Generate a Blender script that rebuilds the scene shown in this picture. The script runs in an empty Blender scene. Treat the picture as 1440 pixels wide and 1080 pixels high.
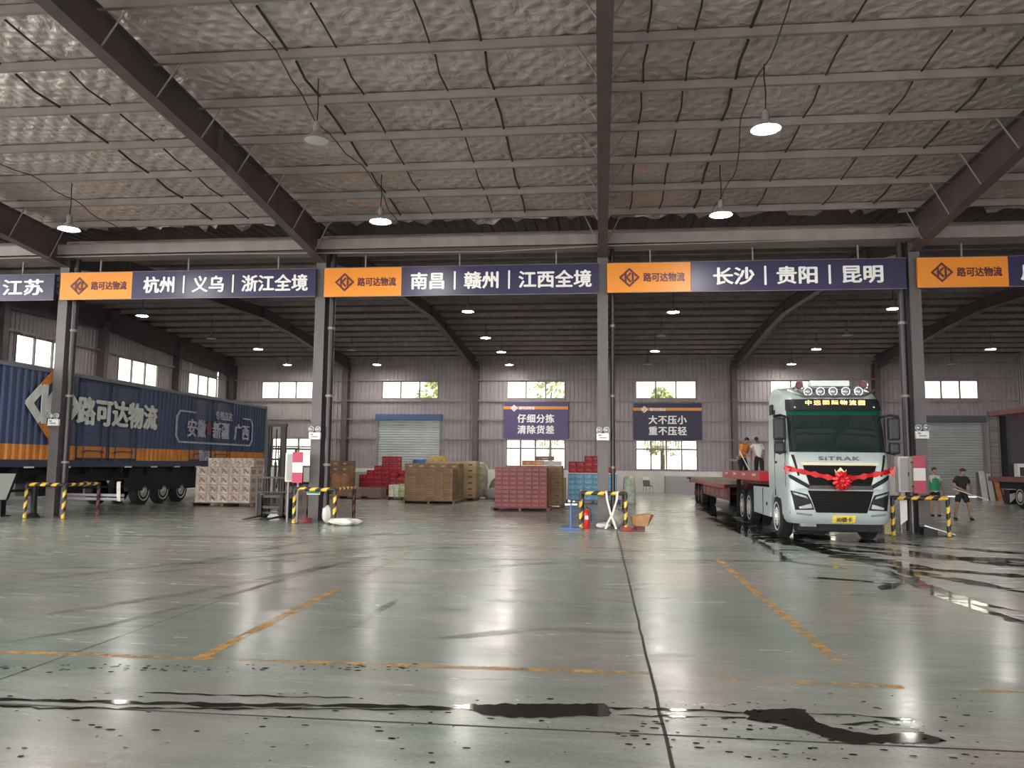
import bpy, bmesh, math, random
from mathutils import Vector, Matrix
from math import sin, cos, pi, radians, sqrt
random.seed(7)
SC = bpy.context.scene
COL = SC.collection
IMW, IMH = 1440, 1080

# ------------------------------------------------------------------ camera
H, YAW, PITCH, ROLL, FPX = 1.7, -0.1095, 0.0998, 0.0095, 1126.0
fwd = Vector((sin(YAW)*cos(PITCH), cos(YAW)*cos(PITCH), sin(PITCH)))
r0 = Vector((cos(YAW), -sin(YAW), 0)); u0 = r0.cross(fwd)
RT = r0*cos(ROLL) + u0*sin(ROLL); UP = RT.cross(fwd)
EYE = Vector((0, 0, H))
cd = bpy.data.cameras.new('camera'); cam = bpy.data.objects.new('camera', cd); COL.objects.link(cam)
cam.matrix_world = Matrix(((RT.x, UP.x, -fwd.x, 0), (RT.y, UP.y, -fwd.y, 0), (RT.z, UP.z, -fwd.z, H), (0, 0, 0, 1)))
cd.sensor_width = 36; cd.lens = 36*FPX/IMW; cd.clip_end = 500
SC.camera = cam

# ------------------------------------------------------------------ sky, sun, exposure
SC.view_settings.view_transform = 'Standard'; SC.view_settings.look = 'None'
SC.view_settings.gamma = 1; SC.view_settings.use_curve_mapping = False
SC.view_settings.exposure = 1.95
wd = bpy.data.worlds.new('overcast_sky'); SC.world = wd; wd.use_nodes = True
bgn = wd.node_tree.nodes['Background']
bgn.inputs[0].default_value = (1.0, 0.965, 0.935, 1); bgn.inputs[1].default_value = 2.7

def ray(px, py): return RT*((px-720)/FPX) + UP*((540-py)/FPX) + fwd
def FL(px, py, z=0.0):
    d = ray(px, py); return EYE + d*((z-H)/d.z)
def ATY(px, py, Y):
    d = ray(px, py); return EYE + d*(Y/d.y)
def ATX(px, py, X):
    d = ray(px, py); return EYE + d*(X/d.x)

# ------------------------------------------------------------------ materials
MATS = {}
def mat(name, col, rough=.6, metal=0.0, noise=None, bump=None, rnd=0.0, emit=0.0, spec=.5, streak=None):
    if name in MATS: return MATS[name]
    m = bpy.data.materials.new(name); m.use_nodes = True; MATS[name] = m
    nt = m.node_tree; N = nt.nodes; L = nt.links; b = N['Principled BSDF']
    c = (col[0], col[1], col[2], 1)
    b.inputs['Base Color'].default_value = c; b.inputs['Roughness'].default_value = rough
    b.inputs['Metallic'].default_value = metal; b.inputs['Specular IOR Level'].default_value = spec
    tc = N.new('ShaderNodeTexCoord'); out = None
    if noise:
        n = N.new('ShaderNodeTexNoise'); n.inputs['Scale'].default_value = noise[0]; n.inputs['Detail'].default_value = 4
        if streak:
            mp = N.new('ShaderNodeMapping'); mp.inputs['Scale'].default_value = streak
            L.new(tc.outputs['Object'], mp.inputs[0]); L.new(mp.outputs[0], n.inputs['Vector'])
        else: L.new(tc.outputs['Object'], n.inputs['Vector'])
        rp = N.new('ShaderNodeValToRGB'); a = noise[1]
        rp.color_ramp.elements[0].position = .3; rp.color_ramp.elements[1].position = .7
        rp.color_ramp.elements[0].color = [x*(1-a) for x in col]+[1]; rp.color_ramp.elements[1].color = [min(1, x*(1+a)) for x in col]+[1]
        L.new(n.outputs[0], rp.inputs[0]); out = rp.outputs[0]
    if rnd:
        oi = N.new('ShaderNodeObjectInfo'); hs = N.new('ShaderNodeHueSaturation')
        mr = N.new('ShaderNodeMapRange'); mr.inputs[3].default_value = 1-rnd; mr.inputs[4].default_value = 1+rnd
        L.new(oi.outputs['Random'], mr.inputs[0]); L.new(mr.outputs[0], hs.inputs['Value'])
        if out: L.new(out, hs.inputs['Color'])
        else: hs.inputs['Color'].default_value = c
        out = hs.outputs[0]
    if out: L.new(out, b.inputs['Base Color'])
    if bump:
        n2 = N.new('ShaderNodeTexNoise'); n2.inputs['Scale'].default_value = bump[0]; n2.inputs['Detail'].default_value = 3
        L.new(tc.outputs['Object'], n2.inputs['Vector'])
        bp = N.new('ShaderNodeBump'); bp.inputs['Strength'].default_value = bump[1]; bp.inputs['Distance'].default_value = .02
        L.new(n2.outputs[0], bp.inputs['Height']); L.new(bp.outputs[0], b.inputs['Normal'])
    if emit:
        b.inputs['Emission Color'].default_value = c; b.inputs['Emission Strength'].default_value = emit
    return m

STEEL = mat('grey_painted_steel', (.2, .18, .18), .5, 0, (3, .15))
COLSTEEL = mat('light_grey_column_paint', (.092, .082, .085), .5, 0, (4, .12))
RAFTER = mat('dark_rafter_paint', (.085, .066, .068), .5, 0, (2, .2))
PURLIN = mat('purlin_galvanised', (.25, .218, .212), .5, 0.15, (2, .15))
FARPURLIN = mat('dusty_purlin', (.3, .255, .25), .55, 0.1, (2, .2))
WALLM = mat('corrugated_wall_sheet', (.3, .265, .275), .5, 0.1, (1.2, .12))
PLASTER = mat('pale_wainscot_plaster', (.62, .59, .55), .8, 0, (1.5, .1), (12, .2))
ROOFM = mat('bare_roof_sheet', (.12, .097, .098), .6, 0.1, (1.5, .2))
BLACK = mat('black_paint', (.012, .012, .013), .5, spec=.25)
RUBBER = mat('tyre_rubber', (.016, .016, .017), .8, 0, (20, .3), spec=.2)
CHROME = mat('chrome', (.45, .45, .45), .28, 1.0)
WHITE = mat('white_paint', (.7, .7, .7), .4)
DIRTYW = mat('dirty_white', (.55, .54, .5), .6, 0, (5, .15))
YELLOW = mat('hazard_yellow', (.75, .47, .06), .5, 0, (8, .25))
HBLACK = mat('hazard_black', (.02, .018, .018), .5)
BLUEP = mat('sign_indigo', (.018, .013, .062), .35, 0, (.6, .15))
ORANGE = mat('sign_orange', (.72, .24, .012), .4)
TXTW = mat('white_letter_vinyl', (.8, .8, .78), .4)
TXTD = mat('dark_letter_vinyl', (.09, .012, .02), .4)
CAN_BLUE = mat('container_blue', (.028, .05, .125), .45, 0, (1.5, .25), None, 0, 0, .5, (1, 1, .25))
CAN_DARK = mat('container_navy_rail', (.018, .03, .07), .5, 0, (2, .2))
CAN_OR = mat('container_orange', (.55, .19, .02), .5, 0, (2, .25))
CHASSIS = mat('black_chassis', (.01, .01, .012), .6, 0, (4, .3), spec=.2)
SILVER = mat('truck_silver', (.33, .385, .385), .3, .1, (3, .04))
TGLASS = mat('dark_windscreen', (.012, .02, .02), .04, 0, None, None, 0, 0, .8)
TINT = mat('green_tint_band', (.008, .06, .048), .08)
GRILLE = mat('black_grille', (.007, .0055, .006), .6, spec=.1)
REDPAINT = mat('trailer_red', (.33, .012, .018), .4, 0, (3, .2))
REDDARK = mat('trailer_dirty_maroon', (.13, .03, .035), .55, 0, (2.5, .35))
RIBBON = mat('red_satin', (.48, .006, .01), .35, 0, (8, .15))
LAMPGLASS = mat('lamp_lens', (.22, .24, .26), .15, .2)
LED = mat('amber_led', (1, .55, .18), .4, 0, None, None, 0, .75)
WOOD = mat('pallet_wood', (.14, .085, .055), .7, 0, (6, .3), None, .2)
SKIN = mat('skin', (.42, .23, .16), .5)
HAIR = mat('black_hair', (.012, .01, .01), .5)

def floor_material():
    m = bpy.data.materials.new('polished_concrete'); m.use_nodes = True
    nt = m.node_tree; N = nt.nodes; L = nt.links; b = N['Principled BSDF']
    tc = N.new('ShaderNodeTexCoord')
    def noise(scale, mscale, detail=5, rough=.6, dist=0):
        mp = N.new('ShaderNodeMapping'); mp.inputs['Scale'].default_value = mscale
        L.new(tc.outputs['Object'], mp.inputs[0])
        n = N.new('ShaderNodeTexNoise'); n.inputs['Scale'].default_value = scale; n.inputs['Detail'].default_value = detail
        n.inputs['Roughness'].default_value = rough; n.inputs['Distortion'].default_value = dist
        L.new(mp.outputs[0], n.inputs['Vector']); return n.outputs[0]
    def ramp(src, p0, c0, p1, c1):
        r = N.new('ShaderNodeValToRGB'); e = r.color_ramp.elements
        e[0].position, e[1].position = p0, p1; e[0].color = c0+(1,); e[1].color = c1+(1,)
        L.new(src, r.inputs[0]); return r.outputs[0]
    def mix(f, a, bb, mode='MIX', fac=None):
        x = N.new('ShaderNodeMix'); x.data_type = 'RGBA'; x.blend_type = mode
        if fac is None: L.new(f, x.inputs[0])
        else: x.inputs[0].default_value = fac
        L.new(a, x.inputs[6]); L.new(bb, x.inputs[7]); return x.outputs[2]
    base = ramp(noise(.22, (1, 1, 1), 4), .38, (.25, .315, .27), .62, (.37, .345, .325))
    fine = ramp(noise(2.2, (.5, 2.2, 1), 6, .7, .6), .3, (.66, .66, .66), .75, (1.16, 1.16, 1.16))
    grain = ramp(noise(30, (1, 1, 1), 3), .3, (.88, .88, .88), .7, (1.08, 1.08, 1.08))
    c = mix(None, base, fine, 'MULTIPLY', .75); c = mix(None, c, grain, 'MULTIPLY', 1.0)
    L.new(c, b.inputs['Base Color'])
    rr = N.new('ShaderNodeMapRange'); rr.inputs[1].default_value = .3; rr.inputs[2].default_value = .7
    rr.inputs[3].default_value = .17; rr.inputs[4].default_value = .3
    L.new(noise(1.3, (.35, 1.6, 1), 6, .65, 1.0), rr.inputs[0]); L.new(rr.outputs[0], b.inputs['Roughness'])
    bp = N.new('ShaderNodeBump'); bp.inputs['Strength'].default_value = .12; bp.inputs['Distance'].default_value = .01
    L.new(noise(3.0, (.4, 1.5, 1), 5), bp.inputs['Height']); L.new(bp.outputs[0], b.inputs['Normal'])
    b.inputs['Specular IOR Level'].default_value = .75
    return m
def foil_material():
    m = bpy.data.materials.new('silver_insulation_foil'); m.use_nodes = True
    nt = m.node_tree; N = nt.nodes; L = nt.links; b = N['Principled BSDF']
    tc = N.new('ShaderNodeTexCoord')
    def wave(rot, sc):
        mp = N.new('ShaderNodeMapping'); mp.inputs['Rotation'].default_value = (0, 0, rot)
        L.new(tc.outputs['Object'], mp.inputs[0])
        w = N.new('ShaderNodeTexWave'); w.inputs['Scale'].default_value = sc; w.inputs['Distortion'].default_value = 2.2
        w.inputs['Detail'].default_value = 3; w.inputs['Detail Scale'].default_value = 1.4
        L.new(mp.outputs[0], w.inputs['Vector']); return w.outputs['Fac']
    def math(op, a, c):
        x = N.new('ShaderNodeMath'); x.operation = op
        for i, v in enumerate((a, c)):
            if isinstance(v, (int, float)): x.inputs[i].default_value = v
            else: L.new(v, x.inputs[i])
        return x.outputs[0]
    w = math('MULTIPLY', wave(.72, 1.0), wave(-.72, 1.0))
    n = N.new('ShaderNodeTexNoise'); n.inputs['Scale'].default_value = 2.6; n.inputs['Detail'].default_value = 6; n.inputs['Distortion'].default_value = 1.2
    L.new(tc.outputs['Object'], n.inputs['Vector'])
    h = math('ADD', w, math('MULTIPLY', n.outputs[0], 2.2))
    bp = N.new('ShaderNodeBump'); bp.inputs['Strength'].default_value = .75; bp.inputs['Distance'].default_value = .055
    L.new(h, bp.inputs['Height']); L.new(bp.outputs[0], b.inputs['Normal'])
    n2 = N.new('ShaderNodeTexNoise'); n2.inputs['Scale'].default_value = .5; n2.inputs['Detail'].default_value = 5
    L.new(tc.outputs['Object'], n2.inputs['Vector'])
    r = N.new('ShaderNodeValToRGB'); e = r.color_ramp.elements
    e[0].position = .3; e[1].position = .7; e[0].color = (.48, .425, .4, 1); e[1].color = (.62, .56, .53, 1)
    L.new(n2.outputs[0], r.inputs[0]); L.new(r.outputs[0], b.inputs['Base Color'])
    b.inputs['Roughness'].default_value = .42; b.inputs['Metallic'].default_value = .45
    return m
def alpha_material(name, col, rough, scale, lo, hi, mscale=(1, 1, 1), amax=1.0):
    m = mat(name, col, rough, 0, (3, .2)); nt = m.node_tree; N = nt.nodes; L = nt.links
    tc = N.new('ShaderNodeTexCoord'); mp = N.new('ShaderNodeMapping'); mp.inputs['Scale'].default_value = mscale
    n = N.new('ShaderNodeTexNoise'); n.inputs['Scale'].default_value = scale; n.inputs['Detail'].default_value = 6; n.inputs['Roughness'].default_value = .7
    mr = N.new('ShaderNodeMapRange'); mr.inputs[1].default_value = lo; mr.inputs[2].default_value = hi; mr.inputs[4].default_value = amax
    L.new(tc.outputs['Object'], mp.inputs[0]); L.new(mp.outputs[0], n.inputs['Vector']); L.new(n.outputs[0], mr.inputs[0])
    L.new(mr.outputs[0], N['Principled BSDF'].inputs['Alpha']); return m
FLOORM = floor_material(); FOIL = foil_material()
PAINTM = alpha_material('worn_yellow_line_paint', (.56, .3, .06), .5, 4.5, .38, .58, (1, 1, 1), .9)
RUBM = alpha_material('tyre_rubber_mark', (.02, .018, .018), .5, 1.2, .38, .75, (1, 1, 1), .55)
WETM = alpha_material('wet_floor_film', (.018, .016, .016), .06, 3.2, .4, .5, (.6, 1.6, 1), .92)
PUDM = mat('puddle_water', (.03, .026, .024), .07, 0, (4, .3))
JOINTM = mat('floor_joint_filler', (.03, .03, .028), .8)

# ------------------------------------------------------------------ mesh helpers
class MB:
    def __init__(self): self.v = []; self.f = []; self.m = []
    def add(self, vs, fs, mi=0):
        o = len(self.v); self.v += [tuple(p) for p in vs]
        for f in fs: self.f.append(tuple(i+o for i in f)); self.m.append(mi)
        return self
    def box(self, x0, x1, y0, y1, z0, z1, mi=0):
        v = [(x, y, z) for z in (z0, z1) for y in (y0, y1) for x in (x0, x1)]
        return self.add(v, [(0, 2, 3, 1), (4, 5, 7, 6), (0, 1, 5, 4), (2, 6, 7, 3), (0, 4, 6, 2), (1, 3, 7, 5)], mi)
    def prism(self, poly, a0, a1, axis='y', mi=0):
        """poly: 2D points; axis y -> (x,z), x -> (y,z), z -> (x,y)."""
        def P(p, a): return {'y': (p[0], a, p[1]), 'x': (a, p[0], p[1]), 'z': (p[0], p[1], a)}[axis]
        n = len(poly); v = [P(p, a0) for p in poly]+[P(p, a1) for p in poly]
        fs = [tuple(range(n))[::-1], tuple(range(n, 2*n))]+[(i, (i+1) % n, n+(i+1) % n, n+i) for i in range(n)]
        return self.add(v, fs, mi)
    def cyl(self, p0, p1, r0, r1=None, n=12, mi=0, cap=True):
        p0, p1 = Vector(p0), Vector(p1); r1 = r0 if r1 is None else r1
        d = (p1-p0).normalized(); a = d.orthogonal().normalized(); b = d.cross(a)
        v = []
        for p, r in ((p0, r0), (p1, r1)):
            v += [p+(a*cos(2*pi*i/n)+b*sin(2*pi*i/n))*r for i in range(n)]
        fs = [(i, (i+1) % n, n+(i+1) % n, n+i) for i in range(n)]
        if cap: fs += [tuple(range(n))[::-1], tuple(range(n, 2*n))]
        return self.add(v, fs, mi)
    def tube(self, pts, r, n=8, mi=0):
        pts = [Vector(p) for p in pts]; rings = []; a = None
        for i, p in enumerate(pts):
            d = (pts[min(i+1, len(pts)-1)]-pts[max(i-1, 0)]).normalized()
            a = (d.orthogonal() if a is None else (a-d*a.dot(d))).normalized(); b = d.cross(a)
            rr = r[i] if isinstance(r, (list, tuple)) else r
            rings.append([p+(a*cos(2*pi*k/n)+b*sin(2*pi*k/n))*rr for k in range(n)])
        v = [q for ring in rings for q in ring]; fs = []
        for i in range(len(pts)-1):
            fs += [(i*n+k, i*n+(k+1) % n, (i+1)*n+(k+1) % n, (i+1)*n+k) for k in range(n)]
        fs += [tuple(range(n))[::-1], tuple(range((len(pts)-1)*n, len(pts)*n))]
        return self.add(v, fs, mi)
    def lathe(self, prof, c=(0, 0, 0), n=20, mi=0, axis='z'):
        def P(r, h, t):
            q = (r*cos(t), r*sin(t), h)
            if axis == 'y': q = (q[0], q[2], q[1])
            if axis == 'x': q = (q[2], q[0], q[1])
            return (q[0]+c[0], q[1]+c[1], q[2]+c[2])
        v = [P(r, h, 2*pi*k/n) for r, h in prof for k in range(n)]; fs = []
        for i in range(len(prof)-1):
            fs += [(i*n+k, i*n+(k+1) % n, (i+1)*n+(k+1) % n, (i+1)*n+k) for k in range(n)]
        if prof[0][0] > 1e-4: fs.append(tuple(range(n))[::-1])
        if prof[-1][0] > 1e-4: fs.append(tuple(range((len(prof)-1)*n, len(prof)*n)))
        return self.add(v, fs, mi)
    def ball(self, c, rx, ry=None, rz=None, n=14, mi=0):
        ry = ry or rx; rz = rz or rx; k = n//2
        o = len(self.v)
        self.lathe([(sin(pi*i/k), -cos(pi*i/k)) for i in range(k+1)], (0, 0, 0), n, mi)
        for i in range(o, len(self.v)):
            x, y, z = self.v[i]; self.v[i] = (c[0]+x*rx, c[1]+y*ry, c[2]+z*rz)
        return self
    def striped(self, p0, p1, r, seg=.16, n=10):
        p0, p1 = Vector(p0), Vector(p1); d = p1-p0; Ln = d.length; d.normalize()
        a = d.orthogonal().normalized(); b = d.cross(a); k = max(2, round(Ln/seg))
        def ring(i):
            out = []
            for j in range(n):
                t = 2*pi*j/n; s = i*Ln/k + (0 if i in (0, k) else seg*.45*cos(t))
                out.append(p0+d*s+(a*cos(t)+b*sin(t))*r)
            return out
        for i in range(k):
            v = ring(i)+ring(i+1)
            fs = [(j, (j+1) % n, n+(j+1) % n, n+j) for j in range(n)]
            if i == 0: fs.append(tuple(range(n))[::-1])
            if i == k-1: fs.append(tuple(range(n, 2*n)))
            self.add(v, fs, i % 2)
        return self
    def build(self, name, mats, parent=None, bevel=0, smooth=False, weld=True):
        me = bpy.data.meshes.new(name); me.from_pydata(self.v, [], self.f)
        mats = mats if isinstance(mats, (list, tuple)) else [mats]
        for m in mats: me.materials.append(m)
        for p, i in zip(me.polygons, self.m): p.material_index = min(i, len(mats)-1)
        bm = bmesh.new(); bm.from_mesh(me)
        if weld: bmesh.ops.remove_doubles(bm, verts=bm.verts, dist=1e-5)
        bmesh.ops.recalc_face_normals(bm, faces=bm.faces)
        if bevel:
            bmesh.ops.bevel(bm, geom=list(bm.edges), offset=bevel, segments=2, profile=.6, affect='EDGES', clamp_overlap=True)
        if smooth:
            for f in bm.faces: f.smooth = True
            for e in bm.edges:
                if len(e.link_faces) == 2 and e.calc_face_angle(0) > radians(40): e.smooth = False
        bm.to_mesh(me); bm.free()
        o = bpy.data.objects.new(name, me); COL.objects.link(o)
        if parent: o.parent = parent
        return o
def tag(o, label=None, cat=None, group=None, kind=None):
    if label: o['label'] = label
    if cat: o['category'] = cat
    if group: o['group'] = group
    if kind: o['kind'] = kind
    return o
def thing(name, label, cat, loc=(0, 0, 0), rotz=0.0, group=None, kind=None):
    o = bpy.data.objects.new(name, None); COL.objects.link(o); o.empty_display_size = .2
    o.location = loc; o.rotation_euler = (0, 0, rotz)
    return tag(o, label, cat, group, kind)
def kids(o): return [c for c in bpy.data.objects if c.parent == o]
def dup(root, loc, rotz=None, label=None, group=None):
    def cp(o, par):
        ks = [c for c in list(o.children)]
        c = o.copy(); COL.objects.link(c)
        if par: c.parent = par
        for k in ks: cp(k, c)
        return c
    r = cp(root, None); r.location = loc
    if rotz is not None: r.rotation_euler = (0, 0, rotz)
    if label: r['label'] = label
    if group: r['group'] = group
    return r
def bake(o):
    dg = bpy.context.evaluated_depsgraph_get(); dg.update()
    me = bpy.data.meshes.new_from_object(o.evaluated_get(dg)); return me
def text(s, size, m, name='lettering', bold=.03, depth=.012, loc=(0, 0, 0), rot=(pi/2, 0, 0), parent=None, width=None, spacing=1.0, label=None):
    """Raised lettering facing -y, centred on loc."""
    cu = bpy.data.curves.new(name, 'FONT'); cu.body = s; cu.size = size; cu.align_x = 'CENTER'; cu.align_y = 'CENTER'
    cu.extrude = depth/2; cu.resolution_u = 3; cu.space_character = spacing
    t = bpy.data.objects.new('tmp', cu); COL.objects.link(t)
    me = bake(t); bpy.data.objects.remove(t); bpy.data.curves.remove(cu)
    if bold:
        bm = bmesh.new(); bm.from_mesh(me); src = list(bm.verts)+list(bm.edges)+list(bm.faces); k_ = bold*size
        for dx, dy in ((-k_, 0), (k_, 0), (0, -k_*.7), (0, k_*.7)):
            g = bmesh.ops.duplicate(bm, geom=src)
            bmesh.ops.translate(bm, vec=(dx, dy, (dx+dy)*.01), verts=[e for e in g['geom'] if isinstance(e, bmesh.types.BMVert)])
        bm.to_mesh(me); bm.free()
    xs = [v.co.x for v in me.vertices]; ys = [v.co.y for v in me.vertices]
    cx, cy = (min(xs)+max(xs))/2, (min(ys)+max(ys))/2; k = (width/(max(xs)-min(xs))) if width else 1
    for v in me.vertices: v.co.x = (v.co.x-cx)*k; v.co.y -= cy
    me.materials.clear(); me.materials.append(m); me.name = name
    o = bpy.data.objects.new(name, me); COL.objects.link(o); o.location = loc; o.rotation_euler = rot
    if parent: o.parent = parent
    if label: o['label'] = label
    return o
def strokes(lines, w, depth=.012):
    """Flat strokes in the xz plane (facing -y) for emblems."""
    b = MB(); k = 0
    for ln in lines:
        for (x0, z0), (x1, z1) in zip(ln, ln[1:]):
            k += 1
            d = Vector((x1-x0, z1-z0)); L_ = d.length; d /= L_; nrm = Vector((-d.y, d.x))*w/2; e = d*w*.35
            p = [Vector((x0, z0))-e+nrm, Vector((x0, z0))-e-nrm, Vector((x1, z1))+e-nrm, Vector((x1, z1))+e+nrm]
            b.prism([(q.x, q.y) for q in p], -depth/2-.0012*k, depth/2-.0012*k, 'y')
    return b
def logo_lines(s):
    L_ = [[(-.3, .34), (0, .62), (.3, .34)], [(-.3, -.34), (0, -.62), (.3, -.34)], [(-.38, .26), (-.66, 0), (-.38, -.26)], [(.38, .26), (.66, 0), (.38, -.26)],
          [(-.27, .3), (-.27, -.3)], [(.08, .3), (-.2, 0), (.08, -.3)], [(.24, .27), (.24, -.27)]]
    return [[(x*s, z*s) for x, z in l] for l in L_]

ORD = ['first', 'second', 'third', 'fourth', 'fifth', 'sixth', 'seventh', 'eighth', 'ninth', 'tenth', 'eleventh', 'twelfth', 'thirteenth', 'fourteenth', 'fifteenth', 'sixteenth', 'seventeenth', 'eighteenth', 'nineteenth', 'twentieth', 'twenty-first', 'twenty-second', 'twenty-third', 'twenty-fourth']
# ------------------------------------------------------------------ main dimensions
YC, YW, XL, XR = 22.75, 51.5, -24.8, 25.3
COLX = [-16.33, -8.19, 0.09, 8.55, 16.95]
WCOLX = [-16.6, -7.95, 0.1, 8.35, 16.9]
YRN, YRF = 7.5, 37.2
def foil_z(y): return 8.72+.05*(22.76-y) if y > YRN else 8.72+.05*(22.76-YRN)-.05*(YRN-y)
def far_z(y): return 8.72+.052*(y-22.76) if y < YRF else 8.72+.052*(YRF-22.76)-.052*(y-YRF)

# ------------------------------------------------------------------ floor, ground, walls, roof
def structure(o, label, cat): return tag(o, label, cat, None, 'structure')
b = MB(); b.add([(-32, -14.5, 0), (XR+.6, -14.5, 0), (XR+.6, YW+.2, 0), (-32, YW+.2, 0)], [(0, 1, 2, 3)])
structure(b.build('floor', FLOORM), 'polished grey green concrete warehouse floor with wet streaks', 'floor')
b = MB(); b.box(-160, 160, -120, 200, -.5, -.12)
structure(b.build('ground_outside', mat('yard_concrete', (.3, .29, .27), .9, 0, (.3, .1))), 'pale concrete yard outside the warehouse windows', 'ground')

def corrug(b, u0, u1, z0, z1, base, axis, sgn, pitch=.27, d=.035):
    """Ribbed sheet between u0..u1 along x (axis 'x') or y; sgn = direction of the ribs towards the room."""
    k0 = math.floor(u0/pitch); us = []
    k = k0
    while k*pitch < u1+pitch:
        for off, h in ((0, 0), (.62, 0), (.72, 1), (.90, 1)):
            us.append((k*pitch+off*pitch, h))
        k += 1
    pts = [(u, h) for u, h in us if u0 < u < u1]
    pts = [(u0, pts[0][1] if pts else 0)]+pts+[(u1, pts[-1][1] if pts else 0)]
    v = []
    for u, h in pts:
        c = base+sgn*h*d
        for z in (z0, z1): v.append((u, c, z) if axis == 'x' else (c, u, z))
    b.add(v, [(2*i, 2*i+2, 2*i+3, 2*i+1) for i in range(len(pts)-1)])
def wall_with_openings(b, u0, u1, z0, z1, opens, base, axis, sgn):
    us = sorted({u0, u1, *[o[0] for o in opens], *[o[1] for o in opens]}); zs = sorted({z0, z1, *[o[2] for o in opens], *[o[3] for o in opens]})
    for a, c in zip(us, us[1:]):
        run = None
        for e, g in zip(zs, zs[1:]):
            hole = any(o[0] <= (a+c)/2 <= o[1] and o[2] <= (e+g)/2 <= o[3] for o in opens)
            if hole:
                if run: corrug(b, a, c, run[0], run[1], base, axis, sgn)
                run = None
            else: run = (run[0] if run else e, g)
        if run: corrug(b, a, c, run[0], run[1], base, axis, sgn)
WZ0, WZ1 = 5.92, 7.08
hi = [(-22.6, -19.0), (-14.3, -10.5), (-6.0, -2.2), (2.28, 6.1), (10.64, 14.4), (19.75, 23.0)]
lo = [(-22.6, -19.0), (-6.0, -2.2), (2.28, 6.1), (10.64, 14.4)]
doors = [(-14.5, -10.3, 0, 4.55), (19.7, 23.1, 0, 4.55)]
OPB = [(a, c, WZ0, WZ1) for a, c in hi]+[(a, c, 1.42, 3.3) for a, c in lo]+doors
b = MB(); wall_with_openings(b, XL, XR, 0, 8.75, OPB, YW, 'x', -1)
structure(b.build('wall_back', WALLM, weld=False), 'grey corrugated metal rear wall with windows and shutters', 'wall')
lw = [(31.35, 34.9), (38.7, 42.5), (45.9, 49.6)]
OPL = [(a, c, 5.8, 7.08) for a, c in lw]
b = MB(); wall_with_openings(b, 23.2, YW, 0, 9.6, OPL, XL, 'y', 1)
structure(b.build('wall_left', WALLM, weld=False), 'grey corrugated metal end wall behind the blue container trailer', 'wall')
b = MB(); wall_with_openings(b, -14.3, YW, 0, 9.6, [], XR, 'y', -1)
structure(b.build('wall_right', WALLM, weld=False), 'grey corrugated metal end wall beyond the red trailer', 'wall')
# wainscot
b = MB()
for a, c in ((XL, -14.55), (-10.25, 19.65), (23.15, XR)): b.box(a, c, YW-.12, YW, 0, 1.35)
b.box(XL, XL+.12, 23.2, YW, 0, 1.2)
structure(b.build('trim_wainscot', PLASTER), 'pale plaster wainscot along the foot of the rear wall', 'wainscot')

# near roof foil
nx, y0 = 230, -14.0
b = MB(); ys = [y0]
while ys[-1] < 21.9: ys.append(ys[-1]+.24)
ny = len(ys); v = []
rs = random.Random(3)
pur_near = [13.35+1.667*k for k in range(-16, 6)]
for j, y in enumerate(ys):
    dd = min(abs(y-p) for p in pur_near)
    for i in range(nx+1):
        x = -26+i*(XR+26)/nx
        sag = -.07*min(1, dd/.8)**2*(.5+.5*sin(x*1.7+sin(y*.9)*2)) + rs.uniform(-.018, .018)
        yy = y
        if j == ny-1: yy = y+rs.uniform(-.25, .35); sag -= rs.uniform(0, .22)
        v.append((x, yy, foil_z(y)+sag))
b.add(v, [(j*(nx+1)+i, j*(nx+1)+i+1, (j+1)*(nx+1)+i+1, (j+1)*(nx+1)+i) for j in range(ny-1) for i in range(nx)])
structure(b.build('ceiling', FOIL, smooth=True), 'wrinkled silver insulation foil lining the loading bay roof', 'ceiling')
SEAM = mat('foil_seam_tape', (.035, .03, .03), .6)
def foil_x(px, py):
    d = ray(px, py); t = (8.72+.05*22.76-H)/(d.z+.05*d.y); return d.x*t
for i, px in enumerate((25, 105, 180, 430, 497, 622, 690, 905, 965, 1035, 1160, 1290, 1390)):
    x = foil_x(px, 100); pts = []; y = 8.4
    b = MB()
    while y < 21.4:
        b.tube([(x+.015*sin(y*2), y+.22, foil_z(y+.22)-.1), (x+.03*sin(y*1.3), y+.8, foil_z(y+.8)-.13), (x+.015*sin(y*2+1), y+1.5, foil_z(y+1.5)-.1)], .018 if i % 3 else .026, 6); y += 1.667
    structure(b.build('foil_seam', SEAM), 'dark seam tape line across the foil, %s in order from the dock end' % ORD[i], 'seam')
# sheet roof above (both spans)
b = MB()
for x0 in [XL-1.2+.9*k for k in range(int((XR-XL+1.2)/.9)+1)]:
    x1 = min(x0+.9, XR+.2)
    prof = [(y0-.3, foil_z(y0)+.12), (YRN, foil_z(YRN)+.12), (22.4, 8.86)]
    for (ya, za), (yb, zb) in zip(prof, prof[1:]): b.add([(x0, ya, za), (x1, ya, za), (x1, yb, zb), (x0, yb, zb)], [(0, 1, 2, 3)])
structure(b.build('roof_sheet', ROOFM), 'metal roof sheets above the foil of the loading bay', 'roof')
b = MB(); prof = [(22.4, 8.86), (YRF, far_z(YRF)+.02), (YW+.3, far_z(YW+.3)+.02)]
k = 0; x = XL-.2; rib = []
while x < XR+.2:
    rib += [(x, 0), (x+.2, 0), (x+.24, .05), (x+.3, .05)]; x += .34
for (ya, za), (yb, zb) in zip(prof, prof[1:]):
    vv = [p for (xx, h) in rib for p in ((xx, ya, za-h), (xx, yb, zb-h))]
    b.add(vv, [(2*i, 2*i+2, 2*i+3, 2*i+1) for i in range(len(rib)-1)])
structure(b.build('ceiling_rear', ROOFM, weld=False), 'dark bare sheet metal roof over the rear hall', 'ceiling')

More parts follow.
